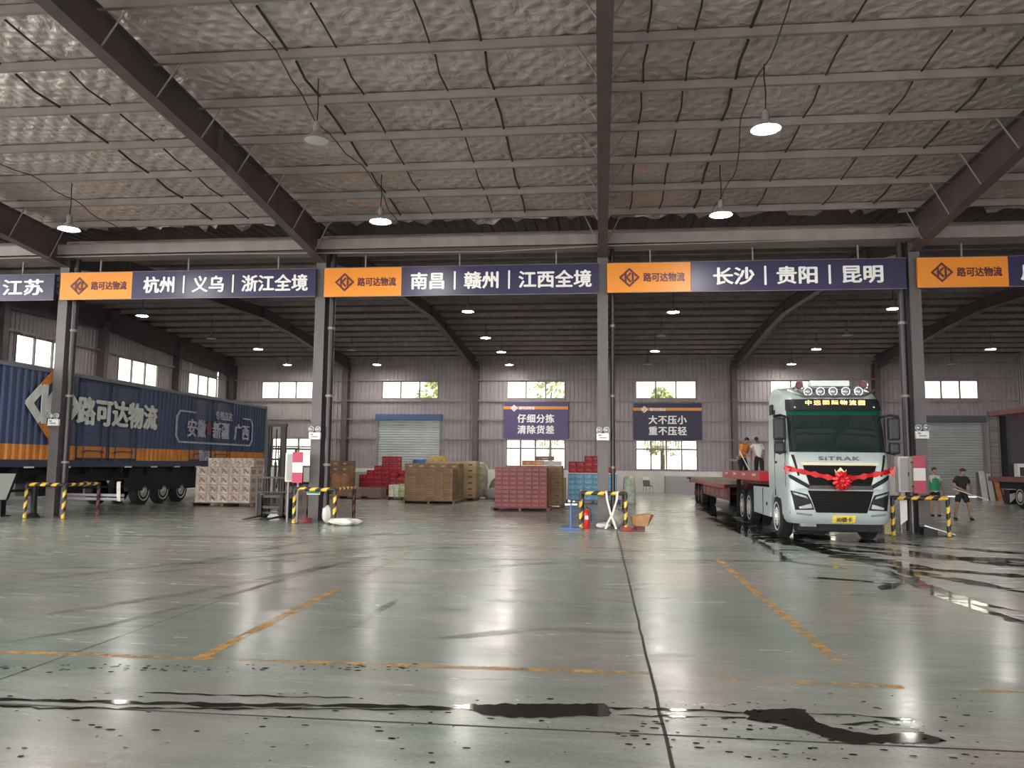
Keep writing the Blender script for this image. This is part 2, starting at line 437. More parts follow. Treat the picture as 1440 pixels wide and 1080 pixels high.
# purlins: a Z profile each
def purlin(y, zt, x0, x1, m, h=.2, d=1):
    b = MB(); b.box(x0, x1, y-.004, y+.004, zt-h, zt)
    b.box(x0, x1, y-.004 if d > 0 else y-.075, y+.075 if d > 0 else y+.004, zt-h-.006, zt-h)
    b.box(x0, x1, y-.075 if d > 0 else y-.004, y+.004 if d > 0 else y+.075, zt-.006, zt)
    return b.build('roof_purlin', m)
for i, y in enumerate(pur_near):
    structure(purlin(y, foil_z(y)-.015, -26, XR, PURLIN, .2, -1), 'grey purlin under the foil, %s from the open dock side' % ORD[i], 'purlin')
yy = 23.6; i = 0
while yy < YW-.1:
    structure(purlin(yy, far_z(yy)-.04, XL, XR, FARPURLIN, .2, -1), 'dusty roof purlin of rear hall, %s from the sign row' % ORD[i], 'purlin')
    yy += 1.45; i += 1
# gutter beam above the signs
b = MB(); b.box(XL, XR, 22.1, 22.12, 7.86, 8.17); b.box(XL, XR, 22.1, 22.9, 7.86, 7.88); b.box(XL, XR, 22.88, 22.9, 7.88, 8.2); b.box(XL, XR, 22.02, 22.12, 8.17, 8.18)
structure(b.build('gutter_beam', PURLIN), 'long grey valley gutter above the sign boards', 'gutter')
# rafters
def rafter(x, sof, topf, y_from, y_to, lab, ends):
    b = MB(); wf = .13
    poly = sof+[(y, topf(y)) for y in ends]
    b.prism(poly, x-.006, x+.006, 'x')
    for (ya, za), (yb, zb) in zip(sof, sof[1:]):
        b.prism([(ya, za), (yb, zb), (yb, zb-.016), (ya, za-.016)], x-wf, x+wf, 'x')
    te = [(y, topf(y)) for y in ends]
    for (ya, za), (yb, zb) in zip(te, te[1:]):
        b.prism([(ya, za), (yb, zb), (yb, zb+.014), (ya, za+.014)], x-wf, x+wf, 'x')
    for (ya, za) in sof[1:-1]:
        b.box(x-wf*.9, x+wf*.9, ya-.01, ya+.01, za, topf(ya))
    return structure(b.build('roof_rafter', RAFTER), lab, 'rafter')
NS = [(YC-.25, 7.6), (15.9, 8.2), (YRN, 8.62), (0, 8.25), (-13.8, 7.2)]
FS = [(YC+.25, 7.68), (26, 8.14), (31.9, 8.5), (37.2, 8.72), (41, 8.55), (YW-.35, 7.72)]
WHICH = ['over the dark blue sign end post', 'at the third post from the truck', 'over the middle post', 'over the post beside the truck', 'beyond the post beside the truck']
for x, wh in zip(COLX, WHICH):
    r = rafter(x, NS, lambda y: foil_z(y)-.22, 0, 0, 'dark tapered steel rafter of the loading bay %s' % wh, (-13.8, YRN, YC-.25))
    for y in pur_near:
        if y < 9: continue
        i = min(range(len(NS)-1), key=lambda k: 0 if NS[k+1][0] <= y <= NS[k][0] else 9)
        (ya, za), (yb, zb) = NS[i], NS[i+1]; zs = za+(zb-za)*(y-ya)/(yb-ya)
        for s in (-1, 1):
            c = MB(); c.cyl((x+s*.08, y, zs+.02), (x+s*.5, y, foil_z(y)-.2), .018, n=6); c.build('flange_brace', STEEL, r)
    rafter(WCOLX[WHICH.index(wh)]*.5+x*.5, FS, lambda y: far_z(y)-.25, 0, 0, 'dark bent steel rafter of the rear hall %s' % wh, (YC+.25, YRF, YW-.35)[::-1])
rafter(XL+.3, [(24, 7.75), (37.2, 8.2), (YW-.2, 7.35)], lambda y: far_z(y)-.2, 0, 0, 'dark steel rafter along the end wall above the blue container', (24, YRF, YW-.2)[::-1])

# columns
def icolumn(name, x, y, z1, lab, wf=.15, d=.25, m=COLSTEEL):
    b = MB(); b.box(x-wf, x+wf, y-d, y-d+.014, 0, z1); b.box(x-wf, x+wf, y+d-.014, y+d, 0, z1); b.box(x-.006, x+.006, y-d+.014, y+d-.014, 0, z1)
    b.box(x-wf-.05, x+wf+.05, y-d-.05, y+d+.05, 0, .02)
    return structure(b.build(name, m), lab, 'column')
CN = ['grey steel column beside the blue container', 'grey steel column beside the forklift', 'middle grey steel column before the blue packs', 'grey steel column beside the silver truck', 'grey steel column past the black-clad worker']
for x, l in zip(COLX, CN): icolumn('steel_column', x, YC, 8.0, l)
WN = ['dark wall column near the corner', 'dark wall column between the roller shutter and the purple banner', 'dark wall column behind the middle post', 'dark wall column behind the flatbed trailer', 'dark wall column behind the truck cab']
for x, l in zip(WCOLX, WN): icolumn('wall_column', x, YW-.42, 8.3, l, .17, .3, RAFTER)
icolumn('wall_column', XL+.35, YW-.42, 8.2, 'dark steel column in the far corner beyond the container', .17, .3, RAFTER)
for y, l in ((30.2, 'dark end wall column beside the first window over the container'), (37.0, 'dark end wall column between the first two windows over the container'), (44.1, 'dark end wall column before the last window over the container')):
    b = MB(); b.box(XL+.06, XL+.46, y-.15, y-.136, 0, 8.6); b.box(XL+.06, XL+.46, y+.136, y+.15, 0, 8.6); b.box(XL+.25, XL+.264, y-.136, y+.136, 0, 8.6); b.box(XL+.45, XL+.464, y-.15, y+.15, 0, 8.6)
    structure(b.build('wall_column', RAFTER), l, 'column')
# girts
for j, (z, l) in enumerate(((8.2, 'under the eave'), (7.19, 'over the upper windows'), (5.82, 'under the upper windows'), (4.6, 'over the shutter'), (3.36, 'over the lower windows'))):
    segs = [(XL, XR)]
    if z < 4.7: segs = [(XL, -14.6), (-10.2, 19.6), (23.2, XR)]
    b = MB()
    for a, c in segs: b.box(a, c, YW-.2, YW-.04, z, z+.008); b.box(a, c, YW-.2, YW-.192, z-.1, z)
    structure(b.build('wall_girt', PURLIN), 'thin steel girt along the rear wall %s' % l, 'girt')
    b = MB(); b.box(XL+.04, XL+.2, 23.3, YW, z, z+.008); b.box(XL+.192, XL+.2, 23.3, YW, z-.1, z)
    structure(b.build('wall_girt', PURLIN), 'thin steel girt along the end wall %s' % l, 'girt')

# windows
GLASS = bpy.data.materials.new('window_glass'); GLASS.use_nodes = True
_n = GLASS.node_tree.nodes; _l = GLASS.node_tree.links; _n.remove(_n['Principled BSDF'])
_t = _n.new('ShaderNodeBsdfTransparent'); _t.inputs[0].default_value = (.6, .6, .55, 1); _g = _n.new('ShaderNodeBsdfGlossy'); _g.inputs['Roughness'].default_value = .03
_x = _n.new('ShaderNodeMixShader'); _x.inputs[0].default_value = .06
_l.new(_t.outputs[0], _x.inputs[1]); _l.new(_g.outputs[0], _x.inputs[2]); _l.new(_x.outputs[0], _n['Material Output'].inputs[0])
FRAME = mat('window_frame_white', (.2, .19, .18), .5)
WINC = [0]
def window(a, c, z0, z1, plane, axis, nb, label, rows=None, grille=False):
    WINC[0] += 1
    w = thing('window_%d' % WINC[0], label, 'window', kind='structure')
    f = MB(); g = MB()
    def bx(mb, u0, u1, z0_, z1_, t=.05, off=0):
        if axis == 'x': mb.box(u0, u1, plane-t+off, plane+t+off, z0_, z1_)
        else: mb.box(plane-t+off, plane+t+off, u0, u1, z0_, z1_)
    fw = .06
    bx(f, a, c, z0, z0+fw); bx(f, a, c, z1-fw, z1); bx(f, a, a+fw, z0+fw, z1-fw); bx(f, c-fw, c, z0+fw, z1-fw)
    for i in range(1, nb):
        u = a+(c-a)*i/nb; bx(f, u-.045, u+.045, z0+fw, z1-fw, .045)
    if rows: bx(f, a+fw, c-fw, rows-.05, rows+.05, .047)
    f.build('window_frame', FRAME, w)
    bx(g, a+fw, c-fw, z0+fw, z1-fw, .004); g.build('pane', GLASS, w)
    if grille:
        q = MB(); u = a+.1
        while u < c-.05: q.cyl((u, plane-.12, z0), (u, plane-.12, z1), .012, n=6); u += .16
        for z in (z0+.04, (z0+z1)/2, z1-.04): q.box(a, c, plane-.13, plane-.11, z-.015, z+.015)
        q.build('security_grille', FRAME, w)
    return w
wl = ['high window near the corner, above the forklift', 'high window above the half hidden roller shutter', 'high window above the bright purple banner', 'high window above the dim purple banner', 'high window half hidden behind the truck roof', 'high window above the grey roller shutter']
for (a, c), l in zip(hi, wl): window(a, c, WZ0, WZ1, YW+.02, 'x', 3, 'bright three-pane '+l)
wl = ['bright low window behind the forklift mast', 'bright barred low window under the bright purple banner', 'bright barred low window under the dim purple banner', 'barred low window hidden behind the truck cab']
for (a, c), l in zip(lo, wl): window(a, c, 1.42, 3.3, YW+.02, 'x', 4, l, 2.72, True)
for (a, c), l in zip(lw, ['cut by the post beside the container', 'over the white lettering of the container', 'over the tail of the container']): window(a, c, 5.8, 7.08, XL-.02, 'y', 3, 'bright end wall window '+l)

# roller shutters
SHUT = mat('shutter_slats', (.4, .42, .42), .4, .3, (1, .12)); SHUTB = mat('shutter_blue_box', (.05, .085, .2), .5); SHUTD = mat('shutter_dark_box', (.07, .075, .09), .5)
for i, ((a, c, z0, z1), l) in enumerate(zip(doors, ('pale roller shutter with blue head box behind the red cartons', 'grey roller shutter behind the two pedestrians'))):
    d = thing('door_%d' % (i+1), l, 'roller shutter', ((a+c)/2, YW, 0), 0, None, 'structure')
    w = (c-a)/2; s = MB(); z = 0.02; prof = []
    while z < 4.55:
        prof += [(.0, z), (-.035, z+.03), (-.035, z+.1), (0, z+.13)]; z += .16
    v = [p for (y, zz) in prof for p in ((-w, y-.05, zz), (w, y-.05, zz))]
    s.add(v, [(2*k, 2*k+1, 2*k+3, 2*k+2) for k in range(len(prof)-1)])
    s.build('shutter_curtain', SHUT, d)
    h = MB(); h.box(-w-.1, w+.1, -.45, -.02, 4.5, 4.88); h.build('head_box', SHUTB if i == 0 else SHUTD, d)
    for sx in (-1, 1):
        g = MB(); g.box(sx*w-.06, sx*w+.06, -.16, -.02, 0, 4.5); g.build('guide_rail', STEEL, d)

# trees outside, seen pale through the glass
LEAF = mat('pale_leaves', (.42, .47, .26), .8, 0, (3, .4)); BARK = mat('bark', (.1, .08, .06), .9)
def tree(x, y, h, lab, seed):
    R_ = random.Random(seed); t = thing('tree', lab, 'tree', (x, y, -.12), 0, 'trees outside the rear windows')
    k = MB(); k.tube([(0, 0, 0), (.1, .05, h*.3), (0, 0, h*.55), (.15, 0, h*.8)], [.2, .16, .12, .05]); k.build('trunk', BARK, t)
    c = MB()
    for i in range(420):
        a = R_.uniform(0, 2*pi); rr = R_.uniform(.2, 1)**.6*h*.3; zz = h*R_.uniform(.35, 1.0)
        rr *= max(.15, 1-abs(zz/h-.62)*2.0)
        p = Vector((rr*cos(a), rr*sin(a), zz)); s = R_.uniform(.18, .4)
        n = Vector((R_.uniform(-1, 1), R_.uniform(-1, 1), R_.uniform(-1, 1))).normalized(); u_ = n.orthogonal().normalized()*s; w_ = n.cross(u_)
        c.add([p-u_, p-w_*.5, p+u_, p+w_*.5], [(0, 1, 2, 3)])
    c.build('crown', LEAF, t)
for i, (x, y, h, l) in enumerate(((-13, 62, 8.5, 'pale leafy tree outside the high window over the roller shutter'), (-4, 64, 9.5, 'pale leafy tree outside windows at the bright purple banner'), (4.6, 61, 7.6, 'pale leafy tree outside windows at the dim purple banner'), (21, 62, 8.6, 'pale leafy tree outside window over the grey shutter'))):
    tree(x, y, h, l, 10+i)

# ------------------------------------------------------------------ markings and water on the floor
def strip(b, pts, w, z, taper=False):
    """Flat band along floor points."""
    pts = [Vector((p[0], p[1])) for p in pts]; v = []
    for i, p in enumerate(pts):
        d = (pts[min(i+1, len(pts)-1)]-pts[max(i-1, 0)]).normalized(); n = Vector((-d.y, d.x))
        ww = (w[i] if isinstance(w, (list, tuple)) else w)/2
        if taper and i in (0, len(pts)-1): ww *= .15
        v += [(p.x+n.x*ww, p.y+n.y*ww, z), (p.x-n.x*ww, p.y-n.y*ww, z)]
    b.add(v, [(2*i, 2*i+1, 2*i+3, 2*i+2) for i in range(len(pts)-1)])
def dense(pts, step=.35, jit=0, seed=1):
    R_ = random.Random(seed); out = []
    for p, q in zip(pts, pts[1:]):
        p = Vector((p[0], p[1])); q = Vector((q[0], q[1])); n = max(1, int((q-p).length/step))
        out += [p.lerp(q, i/n)+Vector((R_.uniform(-jit, jit), R_.uniform(-jit, jit))) for i in range(n)]
    return out+[Vector((pts[-1][0], pts[-1][1]))]
def mark(name, pts, w, m, lab, z=.002, jit=0, taper=False, step=.35):
    b = MB(); strip(b, dense(pts, step, jit), w, z, taper); return structure(b.build(name, m), lab, 'floor marking')
mark('floor_marking', [(-13.5, 6.6), (-5.3, 6.77), (0.4, 6.86)], .1, PAINTM, 'worn orange yellow floor line crossing the bay near the puddles', .003)
mark('floor_marking', [(.95, 6.8), (2.35, 6.74)], .1, PAINTM, 'short faded piece of yellow floor line past the dark joint', .003)
mark('floor_marking', [(2.9, 6.72), (4.2, 6.7)], .05, PAINTM, 'thin faint end of the yellow floor line below the truck', .003)
mark('floor_marking', [(-3.45, 6.85), (-3.54, 10.9)], .12, PAINTM, 'yellow bay line running away towards the crimson cartons', .003)
mark('floor_marking', [(-3.56, 12.0), (-3.66, 16.2)], .1, alpha_material('faded_yellow_line', (.42, .3, .1), .5, 3.5, .45, .75, (1, 1, 1), .7), 'faded far end of the yellow bay line before the crimson cartons', .003)
mark('floor_marking', [(2.08, 7.55), (2.15, 15.2)], .12, PAINTM, 'yellow bay line running away towards the flatbed trailer', .003)
b = MB()
for x in (-21.3, -12.95, -4.63, .42, 5.6, 13.1):
    if x == .42: strip(b, dense([(.4, 1), (.44, 22), (.44, 50)], .4,   .008, 3), .024, .0015)
    else: strip(b, [(x, 1), (x, 50)], .016, .0015)
for y in (5.35, 11.4, 17.2, 24.0, 31, 38, 45): strip(b, [(-31, y+.15), (XR, y-.12)], .016 if y > 6 else .022, .0015)
structure(b.build('floor_joint', JOINTM), 'thin dark joints cut between the concrete slabs', 'floor joint')
tm = [[(0, 781), (200, 777), (480, 772), (720, 770), (1000, 772)], [(0, 802), (240, 793), (480, 787), (760, 787), (1050, 789)], [(0, 822), (180, 800), (420, 778), (640, 764)], [(0, 834), (210, 806), (470, 780), (650, 768)], [(60, 865), (260, 835), (420, 805), (540, 780)],
      [(100, 752), (380, 756), (620, 750)], [(0, 905), (150, 880), (330, 835), (480, 792)], [(230, 800), (420, 764), (560, 748)], [(740, 772), (900, 775), (1020, 774)], [(400, 905), (500, 880), (560, 842)], [(640, 800), (800, 790), (1000, 792)], [(600, 900), (760, 884), (900, 890)]]
for i, pl in enumerate(tm):
    mark('tyre_mark', [FL(*q) for q in pl], .22 if i % 3 else .12, RUBM, 'dark curved tyre mark, %s of those sweeping across the bay floor' % ORD[i], .0022, .015, True)

def puddle(name, px, lab, m=PUDM, z=.004, jit=.022, step=.045, seed=1):
    pts = [FL(*q) for q in px]; pts = dense(pts+[pts[0]], step, jit, seed)[:-1]
    me = bpy.data.meshes.new(name); bm = bmesh.new()
    f = bm.faces.new([bm.verts.new((p.x, p.y, z)) for p in pts]); bmesh.ops.triangulate(bm, faces=[f])
    bmesh.ops.recalc_face_normals(bm, faces=bm.faces)
    for f in bm.faces:
        if f.normal.z < 0: f.normal_flip()
    bm.to_mesh(me); bm.free(); me.materials.append(m)
    o = bpy.data.objects.new(name, me); COL.objects.link(o); return tag(o, lab, 'puddle')
puddle('puddle', [(640, 993), (657, 991), (760, 990), (847, 990), (858, 1000), (855, 1008), (820, 1007), (793, 1009), (722, 1010), (684, 1006), (657, 999)], 'dark flat puddle nearer the middle, with straight far edge')
puddle('puddle', [(1047, 1000), (1093, 997), (1134, 998), (1139, 1007), (1158, 1020), (1199, 1031), (1237, 1034), (1291, 1032), (1331, 1041), (1304, 1046), (1237, 1045), (1199, 1046), (1167, 1040), (1134, 1028), (1102, 1020), (1053, 1013)], 'dark tongue shaped puddle with a long curved tail', seed=2)
wet = [([(-10, 983), (150, 988), (330, 992), (500, 993), (660, 996)], .055, 'long dark wet streak leading into the flat puddle'), ([(-10, 992), (60, 996), (180, 996), (400, 997), (640, 999)], .03, 'thin wet streak beside the long one before the puddle'),
       ([(850, 996), (950, 998), (1050, 1003)], .035, 'broken wet streak joining the two puddles'), ([(870, 1006), (960, 1008), (1050, 1009)], .025, 'thin wet streak below the broken one between puddles'),
       ([(1130, 1003), (1200, 1006), (1280, 1012)], .04, 'short wet streak above the tongue shaped puddle'), ([(200, 975), (330, 978), (500, 982)], .02, 'fine wet line above the long dark streak'), ([(1180, 1020), (1240, 1016), (1275, 1024)], .03, 'small wet dash inside the bend of the tongue puddle')]
for i, (pl, w, l) in enumerate(wet):
    pts = dense([FL(*q) for q in pl], .09, .02, i); R_ = random.Random(i)
    b = MB(); strip(b, pts, [w*R_.uniform(.2, 1.9) for _ in pts], .0035, True)
    tag(b.build('wet_streak', PUDM), l, 'wet streak')
# wet tracks around the truck
tracks = [([(985, 715), (1060, 742), (1160, 775), (1300, 800), (1450, 812)], .3), ([(1000, 728), (1080, 757), (1200, 775), (1330, 785), (1450, 788)], .34), ([(1100, 757), (1180, 783), (1290, 805), (1450, 835)], .2), ([(1150, 765), (1260, 774), (1450, 798)], .42),
          ([(1180, 757), (1300, 768), (1450, 780)], .18), ([(1010, 738), (1050, 752), (1110, 790), (1190, 800)], .14), ([(1230, 800), (1300, 822), (1370, 848), (1450, 862)], .16), ([(1130, 811), (1220, 818), (1260, 822)], .12), ([(1060, 772), (1150, 775), (1240, 782)], .1),
          ([(1260, 812), (1330, 842), (1450, 880)], .1), ([(980, 700), (1010, 722), (1050, 748), (1120, 768)], .4), ([(1080, 752), (1160, 757), (1250, 763)], .8), ([(1000, 787), (1060, 790), (1130, 789)], .06), ([(1350, 770), (1400, 776), (1450, 778)], .25), ([(1240, 830), (1290, 812), (1250, 795)], .12)]
for i, (pl, w) in enumerate(tracks):
    pts = dense([FL(*q) for q in pl], .25, .03, 50+i); R_ = random.Random(90+i)
    b = MB(); strip(b, pts, [w*1.7*R_.uniform(.45, 1.3) for _ in pts], .003+i*.00012, True)
    tag(b.build('wet_track', WETM), 'glossy dark wet tyre track in the tangle of tracks by the truck', 'wet track', 'wet tyre tracks by the truck')
R_ = random.Random(5); b = MB()
for i in range(330):
    if i < 110: p = FL(R_.uniform(0, 600), R_.gauss(940, 3)+ .02*0)
    elif i < 200: p = FL(R_.uniform(860, 1380), R_.uniform(990, 1070))
    else: p = FL(R_.uniform(0, 1440), R_.uniform(975, 1076))
    r = R_.uniform(.004, .016); a = R_.uniform(.6, 1.6)
    if i < 110: p.y += .0; p.x += 0
    b.add([(p.x+r*a*1.5*cos(t*pi/4), p.y+r*sin(t*pi/4), .004) for t in range(8)], [tuple(range(8))])
tag(b.build('water_drops', PUDM), 'small dark water drops splashed over the near concrete', 'water drops', None, 'stuff')

# ------------------------------------------------------------------ overhead signs
def sign(x0, x1, txt, tw, tx, lab, logo=True, z0=6.62, z1=7.45, wo=2.35):
    q_ = .985; x0, x1, tw, tx, wo = x0*q_, x1*q_, tw*q_, tx*q_, wo*q_; z0, z1 = H+(z0-H)*q_, H+(z1-H)*q_
    zc = (z0+z1)/2; s = thing('sign_board', lab, 'sign', (x0, YC-.36, zc), 0, 'destination signs across the column row')
    w = x1-x0; hh = (z1-z0)/2; xo = wo if logo else 0
    b = MB(); b.box(xo, w, -.05, .05, -hh, hh); b.build('indigo_panel', BLUEP, s, .006)
    b = MB(); b.box(0, w, -.06, -.04, -hh-.015, -hh); b.box(0, w, -.06, -.04, hh, hh+.012); b.build('edge_frame', STEEL, s)
    if logo:
        b = MB(); b.box(0, wo, -.05, .05, -hh, hh); p = b.build('orange_panel', ORANGE, s, .006)
        e = strokes(logo_lines(.39), .05, .014).build('emblem', TXTD, p); e.location = (.62, -.056, 0)
        text('路可达物流', .27, TXTD, 'lettering', .035, .014, (1.58, -.056, 0), parent=p, width=1.15)
    text(txt, .52, TXTW, 'lettering', .03, .02, (tx, -.058, 0), parent=s, width=tw)
    for hx in (w*.15, w*.5, w*.85):
        b = MB(); b.box(hx-.02, hx+.02, .05, .09, hh-.1, hh+.42); b.build('hanger', STEEL, s)
    return s
sign(-24.6, -16.78, '上海｜江苏', 3.45, 5.75, 'end sign reading 江苏, beside the post at the blue container', False, 6.62, 7.43)
sign(-16.58, -8.41, '杭州｜义乌｜浙江全境', 5.2, 5.33, 'indigo and orange sign reading 杭州 义乌 浙江全境', True, 6.62, 7.46)
sign(-8.15, -.03, '南昌｜赣州｜江西全境', 5.3, 5.28, 'indigo and orange sign reading 南昌 赣州 江西全境', True, 6.6, 7.46)
sign(.22, 8.4, '长沙｜贵阳｜昆明', 4.6, 5.27, 'indigo and orange sign reading 长沙 贵阳 昆明', True, 6.61, 7.46)
sign(8.7, 16.8, '广东全境', 2.6, 3.95, 'sign with orange logo panel past the post beside the truck', True, 6.63, 7.46)

def banner(x0, x1, z0, z1, l1, l2, lab, m):
    b = thing('wall_banner', lab, 'banner', ((x0+x1)/2, YW-.24, (z0+z1)/2), 0, 'slogan banners on the rear wall')
    w, h = (x1-x0)/2, (z1-z0)/2
    p = MB(); p.box(-w, w, -.015, .015, -h, h); p.build('panel', m, b)
    q = MB(); q.box(-w-.04, w, -.022, -.016, h*.6, h*.76); st = q.build('orange_stripe', ORANGE, b)
    e = strokes(logo_lines(.3), .05, .01).build('emblem', TXTW, b); e.location = (-w*.68, -.03, h*.66)
    text('路可达物流', .2, TXTW, 'lettering', .03, .008, (-w*.28, -.03, h*.66), parent=b)
    text(l1, .58, TXTW, 'lettering', .035, .01, (0, -.03, h*.1), parent=b, spacing=1.08)
    text(l2, .58, TXTW, 'lettering', .035, .01, (0, -.03, -h*.5), parent=b, spacing=1.08)
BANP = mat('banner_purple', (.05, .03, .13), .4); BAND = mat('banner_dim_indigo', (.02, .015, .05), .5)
banner(-6.15, -2.0, 3.33, 5.7, '仔细分拣', '清除货差', 'bright purple slogan banner between two windows on the wall', BANP)
banner(2.13, 6.38, 3.3, 5.62, '大不压小', '重不压轻', 'dim indigo slogan banner on the wall beside the trailer', BAND)

# ------------------------------------------------------------------ fittings on the columns
PIPE = mat('black_downpipe', (.018, .016, .017), .4)
for x, s, lab in ((COLX[0], 1, 'black rainwater pipe on the column at the container'), (COLX[1], 1, 'black rainwater pipe on the column at the forklift'), (COLX[2], 1, 'black rainwater pipe on the middle column'), (COLX[3], -1, 'black rainwater pipe on the column at the truck')):
    r = .1 if x != COLX[2] else .06; px_ = x+s*(.215+r)
    d = thing('downpipe', lab, 'downpipe', (px_, YC-.1, 0))
    p = MB(); p.cyl((0, 0, .02), (0, 0, 8.0), r, n=14); p.build('pipe', PIPE, d, smooth=True)
    for z in (1.6, 3.6, 5.6):
        c = MB(); c.cyl((0, 0, z), (0, 0, z+.07), r+.015, n=14); c.box(-.02, .02, -.02, .14, z+.01, z+.06); c.build('bracket', STEEL, d)
for x, z, lab in ((COLX[0], 2.86, 'twin head emergency light on the column at the container'), (COLX[1], 2.5, 'twin head emergency light on the column at the forklift'), (COLX[2], 2.52, 'twin head emergency light on the middle column'), (COLX[3], 2.62, 'twin head emergency light on the column at the truck')):
    d = thing('emergency_light', lab, 'emergency light', (x, YC-.25, z))
    p = MB(); p.box(-.17, .17, -.09, 0, -.14, .06); p.build('battery_box', WHITE, d, .012)
    q = MB(); q.box(-.1, .1, -.096, -.09, -.08, -.05); q.box(-.12, -.04, -.096, -.09, -.02, .02); q.build('indicator_strip', STEEL, d)
    for s in (-1, 1):
        h = MB(); h.lathe([(.03, 0), (.085, -.05), (.085, -.075)], (s*.1, -.03, .15), 14, axis='y'); hd = h.build('lamp_head', WHITE, d, smooth=True)
        g = MB(); g.ball((s*.1, -.105, .15), .075, .025, .075, 12); g.build('lens', LAMPGLASS, hd, smooth=True)
        n = MB(); n.cyl((s*.1, -.03, .05), (s*.1, -.03, .1), .02, n=8); n.build('neck', STEEL, d)

# red and white striped cabinet on two columns
CRIM = mat('striped_red', (.38, .02, .06), .45); PALE = mat('striped_white', (.62, .6, .56), .45)
def cabinet(x, y, z0, z1, lab):
    d = thing('distribution_box', lab, 'electric box', (x, y, z0)); h = z1-z0
    b = MB(); b.box(-.3, .1, 0, .26, .02, h-.02); b.build('cabinet', DIRTYW, d, .01)
    f = MB(); f.box(-.24, -.02, -.012, 0, .06, h-.06); dr = f.build('door', mat('box_door_grey', (.3, .28, .28), .4), d)
    k = MB(); k.box(-.06, -.04, -.03, -.012, h*.45, h*.55); k.build('handle', BLACK, dr)
    t = MB(); n = 3
    for i in range(n): t.box(.0, .3, -.22, -.2, h*i/n, h*(i+1)/n, i % 2)
    t.build('striped_panel', [CRIM, PALE], d)
    a = MB(); a.box(.02, .06, -.2, 0, h*.15, h*.2); a.box(.02, .06, -.2, 0, h*.8, h*.85); a.build('panel_arm', STEEL, d)
    l = MB(); l.box(-.26, -.21, .1, .16, -z0, .03); l.box(.03, .08, .1, .16, -z0, .03); l.build('stand', STEEL, d)
    return d
p = ATY(421, 682, 22.4); cabinet(-8.63, 22.15, 1.12, 1.98, 'white electric box with red and white striped plate at the forklift post')
cabinet(8.1, 22.15, 1.05, 2.02, 'white electric box with red and white striped plate at the truck post')
GREEN = mat('notice_green', (.03, .3, .12), .5)
d = thing('notice_plate', 'small green and white notice plate low on the forklift post', 'notice plate', (COLX[1]+.0, YC-.262, .86))
b = MB(); b.box(-.2, .2, -.01, 0, -.09, .09); b.build('plate', WHITE, d)
b = MB(); b.box(-.18, .18, -.014, -.01, -.05, .05); b.build('green_field', GREEN, d)

# hazard barriers round the columns
def barrier(x0, x1, y0, y1, h, lab, back=True):
    d = thing('hazard_barrier', lab, 'barrier', ((x0+x1)/2, y0, 0)); w = (x1-x0)/2; D = y1-y0
    for (x, y, l) in ((-w, 0, 1), (w, 0, 1), (-w, D, 0), (w, D, 0)):
        p = MB(); p.striped((x, y, .01), (x, y, h), .05, .15)
        po = p.build('post', [YELLOW, HBLACK] if l else [REDDARK, BLACK], d, smooth=True)
        f = MB(); f.box(x-.09, x+.09, y-.09, y+.09, 0, .012); f.build('foot_plate', BLACK, po)
    p = MB(); p.striped((-w, 0, h), (w, 0, h), .055, .17); p.build('rail', [HBLACK, YELLOW], d, smooth=True)
    for x in (-w, w):
        p = MB(); p.striped((x, 0, h), (x, D, h), .05, .17); p.build('rail', [HBLACK, YELLOW], d, smooth=True)
    return d
def xat(px, Y): return ATY(px, 735, Y).x
barrier(xat(34, 21.9), xat(88, 21.9), 21.9, 23.5, .98, 'black and yellow hazard barrier round the post at the container')
barrier(xat(413, 21.75), xat(470, 21.75), 21.75, 23.5, .95, 'black and yellow hazard barrier round the post at the forklift')
barrier(xat(817, 21.7), xat(880, 21.7), 21.7, 23.4, .95, 'black and yellow hazard barrier round the middle post')
barrier(xat(1256, 21.3), xat(1334, 21.3), 21.3, 23.4, .95, 'black and yellow hazard barrier round the post at the truck')

# things lying at the posts
d = thing('fire_extinguisher', 'red fire extinguisher at the middle post', 'fire extinguisher', (xat(825, 21.9), 21.95, 0))
b = MB(); b.lathe([(.075, 0), (.085, .02), (.085, .4), (.06, .47), (.025, .5), (.025, .53)], n=16); b.build('cylinder', mat('extinguisher_red', (.5, .015, .015), .3), d, smooth=True)
b = MB(); b.box(-.045, .045, -.09, -.083, .24, .34); b.build('label_plate', WHITE, d)
b = MB(); b.box(-.02, .02, -.03, .03, .53, .57); b.box(-.015, .015, -.14, .02, .57, .585); b.build('valve_handle', BLACK, d)
b = MB(); b.tube([(.02, 0, .54), (.1, 0, .5), (.12, 0, .3), (.11, 0, .15)], .012); b.build('hose', BLACK, d)
d = thing('post_stand', 'blue steel stand with flat base beside the middle post barrier', 'stand', (xat(803, 21.4), 21.4, 0))
BLUES = mat('stand_blue', (.04, .11, .3), .4)
b = MB(); b.box(-.27, .27, -.2, .2, .0, .06); b.build('base', BLUES, d, .01)
b = MB(); b.cyl((0, 0, .06), (0, 0, .68), .03, n=12); b.build('post', BLUES, d)
b = MB(); b.ball((-.04, 0, .74), .06, .05, .06); b.ball((.08, .01, .73), .05, .05, .05); b.box(-.16, .16, -.02, .02, .64, .68); b.build('clamp_head', CHROME, d, smooth=True)
STRAP = mat('white_webbing', (.6, .58, .52), .7, 0, (14, .15))
